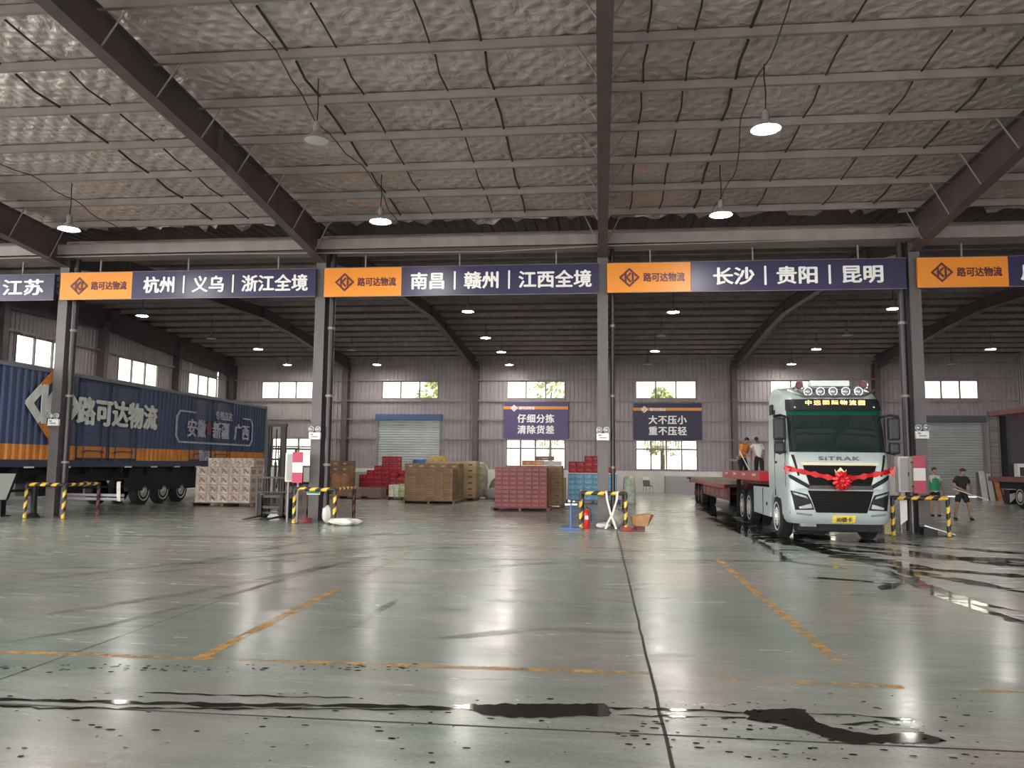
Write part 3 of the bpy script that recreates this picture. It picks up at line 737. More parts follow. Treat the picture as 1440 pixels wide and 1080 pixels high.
def strap(pts, lab, w=.055):
    b = MB(); pts = [Vector(p) for p in pts]; v = []
    for p in pts: v += [p+Vector((-w/2, 0, 0)), p+Vector((w/2, 0, 0)), p+Vector((w/2, .012, 0)), p+Vector((-w/2, .012, 0))]
    for i in range(len(pts)-1):
        o = 4*i; b.add([v[o+k] for k in range(8)], [(0, 1, 5, 4), (1, 2, 6, 5), (2, 3, 7, 6), (3, 0, 4, 7)])
    b.add(v[:4], [(0, 1, 2, 3)]); b.add(v[-4:], [(0, 1, 2, 3)])
    tag(b.build('webbing_strap', STRAP), lab, 'strap')
xb = xat(860, 21.6)
strap([(xb-.13, 21.72, 1.02), (xb-.14, 21.62, 1.0), (xb-.12, 21.6, .8), (xb-.02, 21.6, .4), (xb+.06, 21.6, .2), (xb+.12, 21.58, .02)], 'white strap hung over the rail, crossing down towards the cardboard')
strap([(xb+.17, 21.72, 1.02), (xb+.16, 21.62, 1.0), (xb+.14, 21.58, .8), (xb+.02, 21.57, .4), (xb-.1, 21.57, .2), (xb-.16, 21.55, .02)], 'white strap hung over the rail, crossing down towards the extinguisher')
def crumple(name, c, sx, sy, sz, m, lab, cat, seed, amp=.25):
    R_ = random.Random(seed); bm = bmesh.new(); bmesh.ops.create_icosphere(bm, subdivisions=3, radius=1)
    ph = [R_.uniform(0, 6) for _ in range(6)]
    for v in bm.verts:
        n = v.co.copy(); k = 1+amp*(sin(4*n.x+ph[0])*sin(5*n.y+ph[1])+.6*sin(9*n.z+ph[2]+3*n.x)*sin(8*n.y+ph[3]))+R_.uniform(-.06, .06)*amp*3
        v.co = Vector((n.x*sx*k, n.y*sy*k, max(0, (n.z*.5+.5)*sz*(.7+.3*k))))
    for f in bm.faces: f.smooth = True
    me = bpy.data.meshes.new(name); bm.to_mesh(me); bm.free(); me.materials.append(m)
    o = bpy.data.objects.new(name, me); COL.objects.link(o); o.location = c
    return tag(o, lab, cat)
SHEET = mat('white_plastic_film', (.6, .58, .54), .4, 0, (6, .1)); KRAFT = mat('kraft_card', (.36, .2, .09), .7, 0, (6, .15)); GREYSACK = mat('grey_sack_cloth', (.27, .25, .235), .8, 0, (7, .2)); ROPE = mat('red_rope', (.35, .04, .05), .8)
crumple('plastic_sheet', (xat(484, 21.4), 21.4, .003), .42, .26, .2, SHEET, 'crumpled white plastic sheet trailing from the forklift post', 'plastic sheet', 3)
crumple('plastic_sheet', (xat(459, 21.9), 21.95, .003), .12, .14, .5, SHEET, 'white plastic bundle standing at the foot of the forklift post', 'plastic sheet', 4)
crumple('rag_bundle', (xat(848, 22.0), 22.0, .003), .2, .17, .16, DIRTYW, 'dirty white rag bundle on the floor at the middle post', 'rag', 5)
crumple('rag_bundle', (xat(868, 22.3), 22.25, .003), .2, .2, .5, GREYSACK, 'grey cloth bundle leaning at the middle post', 'rag', 6)
def coil(c, r, m, lab, n=3):
    pts = []
    for i in range(n*16): t = i*2*pi/16; pts.append((c[0]+(r+.02*sin(i*.7))*cos(t), c[1]+(r+.015*cos(i*.9))*sin(t), .022+.02*i/16))
    b = MB(); b.tube(pts, .016, 6); tag(b.build('rope_coil', m), lab, 'rope')
coil((xat(882, 21.4), 21.3, 0), .16, ROPE, 'red rope coil on the floor beside the middle post barrier')
coil((xat(427, 22.0), 22.15, 0), .14, ROPE, 'red rope heap inside the barrier at the forklift post', 6)
b = MB()
for i in range(9): b.tube([(xat(425, 21.75)+.02*i-.08, 21.66-.012*(i % 3), .95), (xat(425, 21.7)+.03*i-.1, 21.64-.012*(i % 2), .55), (xat(425, 21.7)+.02*i-.08, 21.66, .12)], .013, 6)
tag(b.build('hanging_ropes', [mat('mixed_rope', (.07, .05, .048), .8, 0, (5, .6))]), 'frayed ropes hung over the rail at the forklift post', 'rope', None, 'stuff')
d = thing('cardboard_box', 'torn open brown cardboard box tilted beside the middle post', 'box', (xat(893, 21.9)+.12, 21.75, 0), .3)
b = MB(); b.prism([(-.17, .12), (.14, .1), (.24, .42), (-.2, .36)], -.2, .2, 'y'); bo = b.build('carton_body', KRAFT, d)
b = MB(); b.prism([(.14, .1), (.16, .1), (.34, .4), (.32, .4)], -.2, .2, 'y'); b.build('flap', KRAFT, d)
b = MB(); b.box(-.12, .1, -.12, .12, 0, .13); b.build('underside', REDDARK, d)
d = thing('post_stand', 'black post base stand behind the barrier at the container', 'stand', (xat(42, 22.1), 22.2, 0))
b = MB(); b.lathe([(.2, 0), (.2, .03), (.1, .14), (.085, .9), (0, .92)], n=14); b.build('cone_body', BLACK, d, smooth=True)
d = thing('white_board', 'white board tilted on the floor inside the truck post barrier', 'board', (xat(1312, 22.0), 21.9, .0), -.15)
b = MB(); b.prism([(-.3, .22), (.42, .02), (.42, .04), (-.3, .26)], -.25, .3, 'y'); b.build('sheet', WHITE, d)
b = MB(); b.box(-.3, .02, -.2, .25, 0, .17); b.build('support_block', BLACK, d)
d = thing('panel_board', 'yellow white folded panel leaning at the truck post', 'board', (xat(1262, 21.0), 21.55, 0))
b = MB(); b.box(-.12, .14, 0, .05, .02, .42); b.build('yellow_face', mat('pale_yellow', (.6, .5, .25), .5), d)
b = MB(); b.prism([(.3, .25), (.48, .38), (.48, .92), (.3, .92)], .1, .13, 'y'); b.build('white_face', WHITE, d)
# pipes lying behind the first barrier
for z, l in ((.62, 'upper white pipe lying across the barrier at the container'), (.5, 'lower white pipe lying across the barrier at the container')):
    b = MB(); b.cyl((-17.4+.4, 23.64, z), (-14.7, 23.64, z), .045, n=10); tag(b.build('white_pipe', mat('lilac_pipe', (.4, .38, .45), .5)), l, 'pipe')
strap([(-14.8, 23.52, 1.05), (-14.78, 23.46, 1.0), (-14.76, 23.46, .6), (-14.74, 23.46, .45)], 'pale strap tied at the back of the container post barrier', .12)

# ------------------------------------------------------------------ pendant lamps
EMIT = mat('lamp_bulb_glow', (1, .97, .9), .5, 0, None, None, 0, 90); EMIT2 = mat('lamp_bulb_dim', (1, .95, .88), .5, 0, None, None, 0, 75); OFFM = mat('lamp_bulb_off', (.55, .53, .5), .4)
SHADE = mat('lamp_shade_aluminium', (.42, .41, .4), .35, .5)
def lamp_proto(k):
    t = thing('pendant_lamp', 'x', 'lamp'); s = .27
    b = MB(); b.lathe([(.05, .16), (.1, .14), (.14, .08), (s, 0), (s+.01, -.015), (s-.01, -.01), (.12, .07), (.0, .1)], n=20); b.build('shade', SHADE, t, smooth=True)
    b = MB(); b.lathe([(.0, .035), (s*.8, .03), (s*.86, -.012), (0, -.03)], n=20); b.build('bulb', (EMIT, EMIT2, OFFM)[k], t, smooth=True)
    b = MB(); b.lathe([(0, .36), (.05, .36), (.07, .3), (.07, .18), (.04, .15)], n=12); b.build('housing', STEEL, t, smooth=True)
    b = MB(); b.tube([(0, 0, .36), (.012, 0, .7), (-.01, .01, 1.0), (0, 0, 1.35)], .012, 6); b.build('cord', BLACK, t)
    return t
PROTO = {}
def lamp(px, py, roof, lab, k=0, drop=1.25, grp='pendant lamps of the loading bay'):
    d = ray(px, py); Y = 8.0
    f = lambda y: (H+d.z/d.y*y)-(roof(y)-drop)
    a, b_ = 6.0, 50.0
    ys = [6+.1*i for i in range(450)]
    if roof is far_z: ys = [23+.1*i for i in range(285)]
    Y = min(ys, key=lambda y: abs(f(y))); x = d.x/d.y*Y
    if k not in PROTO: PROTO[k] = o = lamp_proto(k); o.location = (x, Y, roof(Y)-drop)
    else: o = dup(PROTO[k], (x, Y, roof(Y)-drop))
    o['label'] = lab; o['group'] = grp
    return o
lamp(1077, 180, foil_z, 'brightest lit pendant lamp, hanging high above the truck side bay', 0)
lamp(1014, 303, foil_z, 'lit pendant lamp above the sign reading 长沙', 0)
lamp(535, 311, foil_z, 'lit pendant lamp above the sign reading 南昌', 0)
lamp(97, 322, foil_z, 'lit pendant lamp above the sign reading 杭州', 0)
lamp(445, 198, foil_z, 'unlit white pendant lamp beside the long dark rafter', 2)
G2 = 'small pendant lamps of the rear hall'
for (px, py, l, k) in ((200, 444, 'rear hall lamp over the container lettering', 1), (363, 491, 'rear hall lamp over the container tail', 1), (297, 476, 'unlit rear hall lamp over the middle of the container', 2), (404, 513, 'small rear hall lamp over the window behind the forklift', 1), (495, 492, 'unlit rear hall lamp beside the forklift post', 2), (530, 513, 'small rear hall lamp over the roller shutter window', 1),
                      (658, 438, 'rear hall lamp just under the 赣州 sign', 1), (683, 475, 'second rear hall lamp in the line under the 赣州 sign', 1), (705, 495, 'third rear hall lamp in the line under the 赣州 sign', 1), (716, 513, 'rear hall lamp over the bright purple banner', 1), (947, 439, 'rear hall lamp just under the 长沙 sign', 1), (930, 472, 'unlit rear hall lamp in the line under the 长沙 sign', 2),
                      (921, 494, 'rear hall lamp over the dim banner window', 1), (911, 512, 'small unlit rear hall lamp by the wall over the dim banner', 2), (1148, 491, 'rear hall lamp above the truck roof', 1), (1191, 471, 'unlit rear hall lamp above the truck horns', 2), (1113, 512, 'small rear hall lamp behind the truck roof edge', 1), (1256, 434, 'rear hall lamp tucked beside the truck post pipe', 1), (1393, 491, 'rear hall lamp above the red trailer frame', 1), (1338, 512, 'small unlit rear hall lamp over the grey shutter', 2)):
    lamp(px, py, far_z, l, k, 1.0, G2)
WIRE = mat('cable_grey', (.06, .055, .055), .6)
for x, l in ((3.1, 'sagging lamp cable along the foil over the truck side bay'), (-5.6, 'sagging lamp cable along the foil through the lamp beside the middle rafter'), (-14.0, 'sagging lamp cable along the foil beside the end rafter at the container')):
    pts = []; yv = 9.0
    while yv < 21.8: pts.append((x+.12*sin(yv*1.1)+.03*(yv-20), yv, foil_z(yv)-.25-.05*(1+sin(yv*3.77)))); yv += .4
    b = MB(); b.tube(pts, .014, 5); tag(b.build('lamp_cable', WIRE), l, 'cable')
b = MB(); b.tube([(-24, 22.05, 7.78), (-12, 22.05, 7.8), (-8.4, 22.05, 7.76), (-3, 22.05, 7.7), (0, 22.05, 7.8), (8, 22.05, 7.86), (20, 22.05, 7.8)], .018, 6); tag(b.build('conduit', PURLIN), 'pale cable conduit running under the long valley gutter', 'conduit')

# ------------------------------------------------------------------ wheels
RIM = mat('steel_rim', (.4, .39, .39), .4, .35); RIMRED = mat('dirty_red_rim', (.16, .05, .05), .55)
def wheel(parent, c, r, w, rim, side=-1, name='wheel'):
    """Axle along x; side = outward x direction."""
    b = MB(); b.lathe([(r*.68, -w/2), (r*.92, -w/2), (r, -w*.38), (r, w*.38), (r*.92, w/2), (r*.68, w/2)], c, 28, axis='x')
    for i in range(0, 36):
        t = 2*pi*i/36; b.box(c[0]-w*.36, c[0]+w*.36, c[1]+r*cos(t)-.012, c[1]+r*cos(t)+.012, c[2]+r*sin(t)-.008, c[2]+r*sin(t)+.004)
    t = b.build(name, RUBBER, parent, smooth=True)
    q = MB(); s = side
    q.lathe([(0, s*w*.72), (r*.2, s*w*.7), (r*.26, s*w*.56), (r*.45, s*w*.5), (r*.56, s*w*.44), (r*.64, s*w*.52), (r*.7, s*w*.54), (r*.7, s*w*.46), (r*.66, -s*w*.48), (.1, -s*w*.48)], c, 24, axis='x')
    for i in range(10):
        a = 2*pi*i/10; q.cyl((c[0]+s*w*.45, c[1]+r*.31*cos(a), c[2]+r*.31*sin(a)), (c[0]+s*w*.62, c[1]+r*.31*cos(a), c[2]+r*.31*sin(a)), .018, n=6)
    q.build('rim', rim, t, smooth=True)
    return t

# ------------------------------------------------------------------ blue container trailer
T = thing('container_trailer', 'long blue box trailer with orange band and white lettering by the end wall', 'trailer', (-17.5, 21.5, 0), pi/2)
x0, x1, D = -2.6, 19.1, 2.45
def ribbed(b, a, c, z0, z1, mi, pitch=.3, dep=.05):
    us = []; k = math.floor(a/pitch)
    while k*pitch < c+pitch:
        us += [(k*pitch, 0), (k*pitch+.1, 0), (k*pitch+.15, 1), (k*pitch+.25, 1)]; k += 1
    p = [(u, h) for u, h in us if a < u < c]; p = [(a, 0)]+p+[(c, 0)]
    v = [q for u, h in p for q in ((u, h*dep, z0), (u, h*dep, z1))]
    b.add(v, [(2*i, 2*i+2, 2*i+3, 2*i+1) for i in range(len(p)-1)], mi)
b = MB(); DR = [(3.7, 7.3), (11.2, 15.1)]
for a, c in ((x0, DR[0][0]), (DR[0][1], DR[1][0]), (DR[1][1], x1)):
    ribbed(b, a, c, 1.7, 2.17, 1); ribbed(b, a, c, 2.17, 4.48, 0)
b.box(x0, x1, .09, D, 1.5, 4.56, 0)
b.build('box_body', [CAN_BLUE, CAN_OR], T, weld=False)
b = MB(); b.box(x0, x1, -.03, .1, 1.47, 1.7); b.build('bottom_rail', CAN_DARK, T)
b = MB(); b.box(x0, x1, -.03, .1, 4.48, 4.6); b.build('top_rail', mat('container_top_rail', (.14, .16, .2), .5), T)
b = MB(); b.box(x1-.14, x1+.02, -.04, .12, 1.47, 4.62); b.build('corner_post', mat('container_corner', (.11, .14, .15), .5), T)
for a, c in DR:
    for q in range(2):
        u0, u1 = a+(c-a)*q/2+.03, a+(c-a)*(q+1)/2-.03
        b = MB(); b.box(u0, u1, .0, .06, 2.17, 4.42, 0); b.box(u0, u1, .0, .06, 1.72, 2.17, 1)
        for z in (2.62, 3.1, 3.72): b.box(u0+.06, u1-.06, -.012, 0, z-.02, z+.02, 2)
        for u in (u0, u1-.06): b.box(u, u+.06, -.02, 0, 1.72, 4.42, 2)
        b.box(u0, u1, -.02, 0, 4.36, 4.42, 2); b.box(u0, u1, -.02, 0, 1.72, 1.78, 2)
        d = b.build('side_door', [CAN_BLUE, CAN_OR, CAN_DARK], T, weld=False)
        for u in (u0+.35, u1-.35):
            r = MB(); r.cyl((u, -.045, 1.6), (u, -.045, 4.4), .02, n=8); r.box(u-.05, u+.05, -.07, -.02, 1.95, 2.0); r.build('lock_rod', CAN_DARK, d)
        h = MB(); h.box(u0+.3, u1-.3, -.07, -.05, 2.0, 2.04); h.build('door_handle', REDDARK, d)
LETW = mat('faded_white_paint', (.62, .64, .6), .5, 0, (3, .2)); LETL = mat('faded_lilac_paint', (.42, .42, .5), .5, 0, (3, .3))
ll = logo_lines(1.75)
for l_ in ll[:2]:
    e = strokes([l_], .26, .04).build('emblem', CAN_OR, T); e.location = (2.45, -.06, 3.45)
e = strokes(ll[2:], .26, .04).build('emblem', LETW, T); e.location = (2.45, -.06, 3.45)
text('路可达物流', 1.0, LETW, 'lettering', .04, .04, (6.05, -.07, 3.38), parent=T, width=4.9)
fr = [(10.0+.25, 3.8), (10.0, 3.55), (10.0, 2.75), (10.25, 2.5), (17.05, 2.5), (17.3, 2.75), (17.3, 3.55), (17.05, 3.8), (16.2, 3.8)]
e = strokes([fr, [(10.25, 3.8), (11.5, 3.8)]], .07, .04).build('frame_line', LETL, T); e.location = (0, -.06, 0)
text('安徽', .82, LETL, 'lettering', .02, .04, (11.7, -.07, 3.12), parent=T)
text('新疆', .82, LETL, 'lettering', .02, .04, (13.95, -.07, 3.12), parent=T)
text('广西', .82, LETL, 'lettering', .02, .04, (16.1, -.07, 3.12), parent=T)
text('专线直达', .42, LETL, 'lettering', .02, .04, (14.2, -.07, 3.8), parent=T)
b = MB(); b.prism([(12.62, 2.9), (12.95, 2.9), (12.95, 3.15), (13.1, 3.15), (12.78, 3.5), (12.46, 3.15), (12.62, 3.15)], -.07, -.05); b.build('arrow_mark', mat('faded_red_mark', (.2, .03, .03), .6), T)
text('物流', .5, LETL, 'lettering', .02, .04, (12.5, -.05, 1.95), parent=T)
b = MB(); b.box(x0, x1, .25, .45, 1.0, 1.47); b.box(x0, x1, 1.9, 2.1, 1.0, 1.47)
for k in range(12): b.box(x0+1.8*k, x0+1.8*k+.12, .02, D-.05, 1.2, 1.46)
b.build('chassis_frame', CHASSIS, T)
b = MB(); b.box(x0+.6, 7.0, .02, .06, .98, 1.05); b.box(x0+.6, 7.0, .02, .06, .72, .8)
for k in range(4): b.box(-1.8+2.6*k, -1.72+2.6*k, .04, .1, .7, 1.3)
b.build('side_guard', CHASSIS, T); b = MB(); b.box(12.2, x1, .02, .06, .98, 1.05); b.box(12.2, x1, .02, .06, .72, .8)
for k in range(3): b.box(12.6+2.6*k, 12.68+2.6*k, .04, .1, .7, 1.3)
b.build('side_guard', CHASSIS, T)
b = MB(); b.box(7.1, 12.2, .12, .3, .55, 1.45); b.build('mudguard_skirt', CHASSIS, T); b = MB(); b.box(2.2, 4.4, .1, .9, .55, 1.2); b.build('spare_carrier', CHASSIS, T)
for k in range(11):
    if k == 4: continue
    b = MB(); b.box(-2.2+1.75*k, -1.75+1.75*k, -.036, -.03, 1.44, 1.49); b.build('reflector_strip', WHITE, T)
for u in (8.2, 9.6, 11.0):
    for v in (.32, 2.1):
        w = wheel(T, (0, 0, 0), .53, .34, RIM, -1 if v < 1 else 1); w.rotation_euler = (0, 0, pi/2); w.location = (u, v, .53)
b = MB(); b.prism([(-2.4, .52), (.55, .52), (.9, 1.28), (-2.4, 1.3)], -.12, .6, 'y'); tb = b.build('toolbox', mat('off_white_box', (.6, .62, .6), .45), T, .02)
b = MB(); b.prism([(.55, .5), (.62, .5), (.97, 1.28), (.9, 1.28)], -.13, .6, 'y'); b.build('box_edge', BLACK, tb)
b = MB(); b.box(16.6, 16.8, .3, .5, .0, 1.0); b.box(16.5, 16.9, .2, .6, 0, .03); b.box(.9, 1.1, .3, .5, 0, 1.0); b.box(.8, 1.2, .2, .6, 0, .03); b.build('landing_leg', CHASSIS, T)

# ------------------------------------------------------------------ forklift
MAST = mat('forklift_mast_grey', (.02, .018, .018), .5, spec=.2); FGREY = mat('forklift_grey', (.06, .056, .056), .5, spec=.25); FYEL = mat('forklift_body', (.16, .13, .1), .5)
F = thing('forklift', 'dark grey forklift facing the bay beside the wrapped cartons', 'forklift', (-9.85, 23.45, 0), radians(-2))
for s in (-1, 1):
    b = MB(); b.box(s*.27-.05, s*.27+.05, .12, .24, .06, 2.85); b.box(s*.18-.03, s*.18+.03, .14, .22, .1, 2.8); b.build('mast_rail', MAST, F)
for q in ((-.32, .36, .1, .2, 2.78, 2.86), (-.27, .27, .15, .22, 1.75, 1.81), (-.27, .27, .15, .22, .4, .46)):
    b = MB(); b.box(*q); b.build('mast_crossbar', MAST, F)
b = MB(); b.cyl((0, .2, .3), (0, .2, 1.7), .04, n=10); b.cyl((0, .2, 1.6), (0, .2, 2.7), .022, n=8); b.build('lift_cylinder', MAST, F)
b = MB(); b.box(-.5, .5, .02, .1, .62, .7); b.box(-.5, .5, .02, .1, .3, .38); b.box(-.5, -.44, .0, .1, .1, .72); b.box(.44, .5, .0, .1, .1, .72); b.box(-.44, .44, .05, .1, .14, .2); ca = b.build('carriage', FGREY, F)
b = MB(); b.box(-.5, .5, .04, .08, 1.2, 1.25); b.box(-.5, -.46, .04, .08, .7, 1.25); b.box(.46, .5, .04, .08, .7, 1.25); b.box(-.46, .46, .04, .08, .78, .81)
for k in range(11): b.box(-.42+.083*k, -.4+.083*k, .05, .07, .7, 1.2)
b.build('load_backrest', FGREY, F)
for s in (-1, 1):
    b = MB(); b.prism([(.0, .7), (.0, .05), (-1.12, .03), (-1.12, .045), (-.06, .1), (-.045, .7)], s*.34-.055, s*.34+.055, 'x'); b.build('fork', MAST, F)
b = MB(); b.prism([(.3, .2), (.3, .75), (.75, .75), (.8, .35), (1.3, .35), (1.35, .95), (2.15, 1.0), (2.3, .7), (2.25, .2)], -.52, .52, 'x'); b.build('chassis', FYEL, F, .03)
b = MB(); b.box(-.5, .5, 2.05, 2.4, .25, 1.05); b.build('counterweight', MAST, F, .05)
b = MB()
for s in (-1, 1): b.tube([(s*.48, .45, .75), (s*.47, .6, 2.1), (s*.47, 1.95, 2.12), (s*.48, 2.15, 1.0)], .035, 8)
for k in range(7): b.box(-.46, .46, .65+.2*k, .69+.2*k, 2.1, 2.14)
b.build('overhead_guard', FGREY, F)
b = MB(); b.box(-.25, .25, 1.3, 1.75, .95, 1.05); b.box(-.25, .25, 1.68, 1.8, 1.05, 1.55); b.build('seat', BLACK, F, .04)
b = MB(); b.lathe([(.17, -.012), (.19, 0), (.17, .012), (.15, 0), (.17, -.012)], (0, .95, 1.28), 20); b.cyl((0, .85, .75), (0, .95, 1.28), .025, n=8); b.box(-.16, .16, .94, .96, 1.275, 1.285); b.build('steering_wheel', BLACK, F)
b = MB(); b.tube([(-.15, .1, 2.2), (-.2, .08, 1.5), (-.12, .1, .9)], .02, 6); b.tube([(.12, .1, 2.2), (.17, .08, 1.5), (.1, .1, .9)], .02, 6); b.build('hydraulic_hose', BLACK, F)
for s in (-1, 1):
    wheel(F, (s*.46, .5, .33), .33, .2, RIM, s); wheel(F, (s*.42, 1.95, .27), .27, .18, RIM, s)
    b = MB(); b.lathe([(.03, 0), (.07, -.04), (.07, -.06)], (s*.42, .58, 1.75), 12, axis='y'); b.build('headlight', LAMPGLASS, F)

# ------------------------------------------------------------------ pallet loads
CARTN = 0
def pallet(x, y, w, d, lab, m=WOOD, h=.13):
    t = thing('pallet', lab, 'pallet', (x+w/2, y+d/2, 0))
    b = MB(); n = 6
    for i in range(n): b.box(-w/2-.03, w/2+.03, -d/2-.03+(d+.06)*i/n, -d/2-.03+(d+.06)*(i+.85)/n, h-.025, h)
    b.build('deck', m, t)
    for s in (-1, 0, 1):
        b = MB(); b.box(s*(w/2-.05)-.05, s*(w/2-.05)+.05, -d/2, d/2, 0, h-.025); b.build('bearer', m, t)
    return t
def carton_mesh(name, w, d, h, mats, pat):
    b = MB(); b.box(-w/2, w/2, -d/2, d/2, 0, h)
    e = .0025
    if pat == 'print':
        b.box(-w*.3, w*.3, -d/2-e, -d/2, h*.36, h*.64, 1); b.box(w/2, w/2+e, -d*.3, d*.3, h*.36, h*.64, 1)
        b.box(-w*.42, -w*.36, -d/2-e, -d/2, h*.1, h*.9, 1)
    if pat == 'tape':
        b.box(-w/2-e, w/2+e, -.03, .03, h-.08, h+e, 1); b.box(-w*.12, w*.2, -d/2-e, -d/2, h*.3, h*.6, 1)
    if pat == 'seam':
        b.box(-w/2, w/2, -d/2-e, -d/2, h*.47, h*.53, 1); b.box(w/2, w/2+e, -d/2, d/2, h*.47, h*.53, 1)
    if pat == 'mix':
        R_ = random.Random(len(name)+int(w*1000))
        for i in range(5):
            u = R_.uniform(-.42, .2)*w; z = R_.uniform(.1, .6)*h
            b.box(u, u+R_.uniform(.1, .26)*w, -d/2-e, -d/2, z, z+R_.uniform(.1, .3)*h, 1)
        b.box(w/2, w/2+e, -d*.3, d*.3, h*.2, h*.7, 1)
    o = b.build(name, mats, None, min(.012, h*.06)); me = o.data; bpy.data.objects.remove(o)
    return me
NUMW = ['one', 'two', 'three', 'four', 'five', 'six', 'seven', 'eight', 'nine', 'ten', 'eleven']
def load(noun, adj, mats, pat, x0, y0, w, d, z0, nx, ny, nz, ref, side, cat='carton', heights=None, seed=0, jit=.0012, hbox=None, right=True, group=None, back_side=1):
    """A block of boxes of which the front, the flank towards the middle and the top are built."""
    R_ = random.Random(seed); bw, bd = w/nx, d/ny; bh = hbox
    me = carton_mesh(noun, bw-.007, bd-.01, bh-.007, mats, pat)
    g = group or '%ss of the %s' % (noun.replace('_', ' '), ref)
    for i in range(nx):
        top = heights[i] if heights else nz
        for j in range(ny):
            for k in range(top):
                hid_r = (i < nx-1 and (heights[i+1] if heights else nz) > k) if right else (i > 0)
                if j > 0 and k < top-1 and hid_r: continue
                o = bpy.data.objects.new(noun, me); COL.objects.link(o)
                o.location = (x0+bw*(i+.5)+R_.uniform(-jit, jit), y0+bd*(j+.5)+R_.uniform(-jit, jit)*1.5, z0+bh*k); o.rotation_euler = (0, 0, R_.uniform(-.003, .003))
                row = '' if ny == 1 else ', %s row back' % ORD[j]
                lay = 'layer %s up' % NUMW[k] if nz > 1 or heights else 'on the pallet'
                tag(o, '%s %s, %s, %s from %s%s, %s' % (adj, cat, lay, ORD[i], side, row, ref), cat, g)
CRED = mat('crimson_card', (.15, .02, .025), .5, 0, (4, .2), None, .22); CREDP = mat('crimson_print', (.26, .08, .065), .5)
BRN = mat('brown_card', (.21, .125, .065), .7, 0, (4, .15), None, .2); BRNP = mat('brown_print', (.14, .065, .03), .7)
TAN = mat('tan_card', (.34, .24, .13), .7, 0, (4, .15), None, .22); TANP = mat('tan_tape', (.42, .34, .22), .5)
BEIGE = mat('beige_film_card', (.5, .42, .36), .5, 0, (9, .35), None, .15); BEIGEP = mat('rosy_print', (.3, .19, .16), .5)
SKY = mat('sky_blue_pack', (.07, .3, .52), .35, 0, (5, .2), None, .12); SKYP = mat('pale_blue_print', (.3, .55, .68), .35)
RED = mat('bright_red_pack', (.3, .006, .02), .5, 0, (5, .25), None, .25, spec=.3); REDP = mat('red_pack_print', (.55, .08, .05), .4)
TAUPE = mat('taupe_card', (.15, .11, .09), .7, 0, (5, .15), None, .15); LIME = mat('lime_pack', (.33, .42, .12), .5, 0, (4, .3), None, .25); PALEG = mat('pale_pack', (.5, .52, .42), .5, 0, (4, .2), None, .2)
ORG = mat('orange_card', (.4, .17, .07), .6, 0, (4, .2), None, .2)
pallet(-3.98, 29.5, 2.15, 1.4, 'low dark maroon pallet under the crimson cartons', REDDARK, .12)
load('carton', 'crimson', [CRED, CREDP], 'print', -3.86, 29.6, 1.93, 1.2, .12, 7, 2, 9, 'crimson load', 'sack side', hbox=.163, seed=1)
pallet(-3.75, 31.5, 2.3, 2.4, 'pallet behind the crimson cartons')
load('carton', 'brown kraft', [BRN, BRNP], 'tape', -3.7, 31.5, 2.25, 1.2, .13, 5, 1, 6, 'load behind crimson', 'sack side', hbox=.255, seed=2)
load('carton', 'tan', [TAN, TANP], 'tape', -3.3, 32.9, 1.3, 1.1, .13, 3, 1, 6, 'load farther behind crimson', 'sack side', hbox=.25, seed=3)
load('carton', 'orange topped', [ORG, TANP], 'tape', -3.05, 31.55, .85, .45, 1.66, 2, 1, 1, 'on top behind crimson load', 'sack side', hbox=.2, seed=4)
load('carton', 'pale grey', [mat('pale_grey_card', (.36, .34, .34), .6, 0, (4, .15), None, .15), TANP], 'tape', -2.2, 31.6, .7, .5, 1.66, 2, 1, 1, 'on top behind crimson load', 'crimson edge', hbox=.19, seed=5)
load('carton', 'dusky brown', [TAUPE, TANP], 'tape', -2.55, 31.65, .75, .45, 1.86, 1, 1, 1, 'topmost behind crimson load', 'crimson edge', hbox=.17, seed=6)
load('carton', 'upright tan', [TAN, TANP], 'seam', -1.95, 33.0, .55, 1.0, .13, 2, 1, 2, 'loose cartons by blue packs', 'crimson side', hbox=.52, seed=7)
pallet(-8.35, 33.7, 2.25, 1.3, 'wooden pallet under the foremost brown cartons')
load('carton', 'brown', [BRN, BRNP], 'print', -8.2, 33.8, 1.98, 1.15, .13, 5, 2, 8, 'foremost brown load', 'lime side', hbox=.168, seed=8)
pallet(-8.7, 35.2, 2.6, 1.3, 'wooden pallet of the second brown load back')
load('carton', 'brown', [BRN, TANP], 'tape', -8.66, 35.25, 2.46, 1.1, .13, 5, 1, 7, 'second brown load back', 'lime side', hbox=.225, seed=9)
pallet(-8.2, 36.9, 2.5, 1.3, 'wooden pallet of the third brown load back')
load('carton', 'tan', [TAN, BRNP], 'tape', -8.1, 36.95, 2.4, 1.15, .13, 4, 1, 6, 'third brown load back', 'lime side', hbox=.28, seed=10)
pallet(-7.3, 38.7, 1.9, 1.5, 'reddish pallet under the film wrapped load', REDDARK)
FILM = mat('milky_stretch_film', (.4, .34, .24), .3, 0, (5, .35))
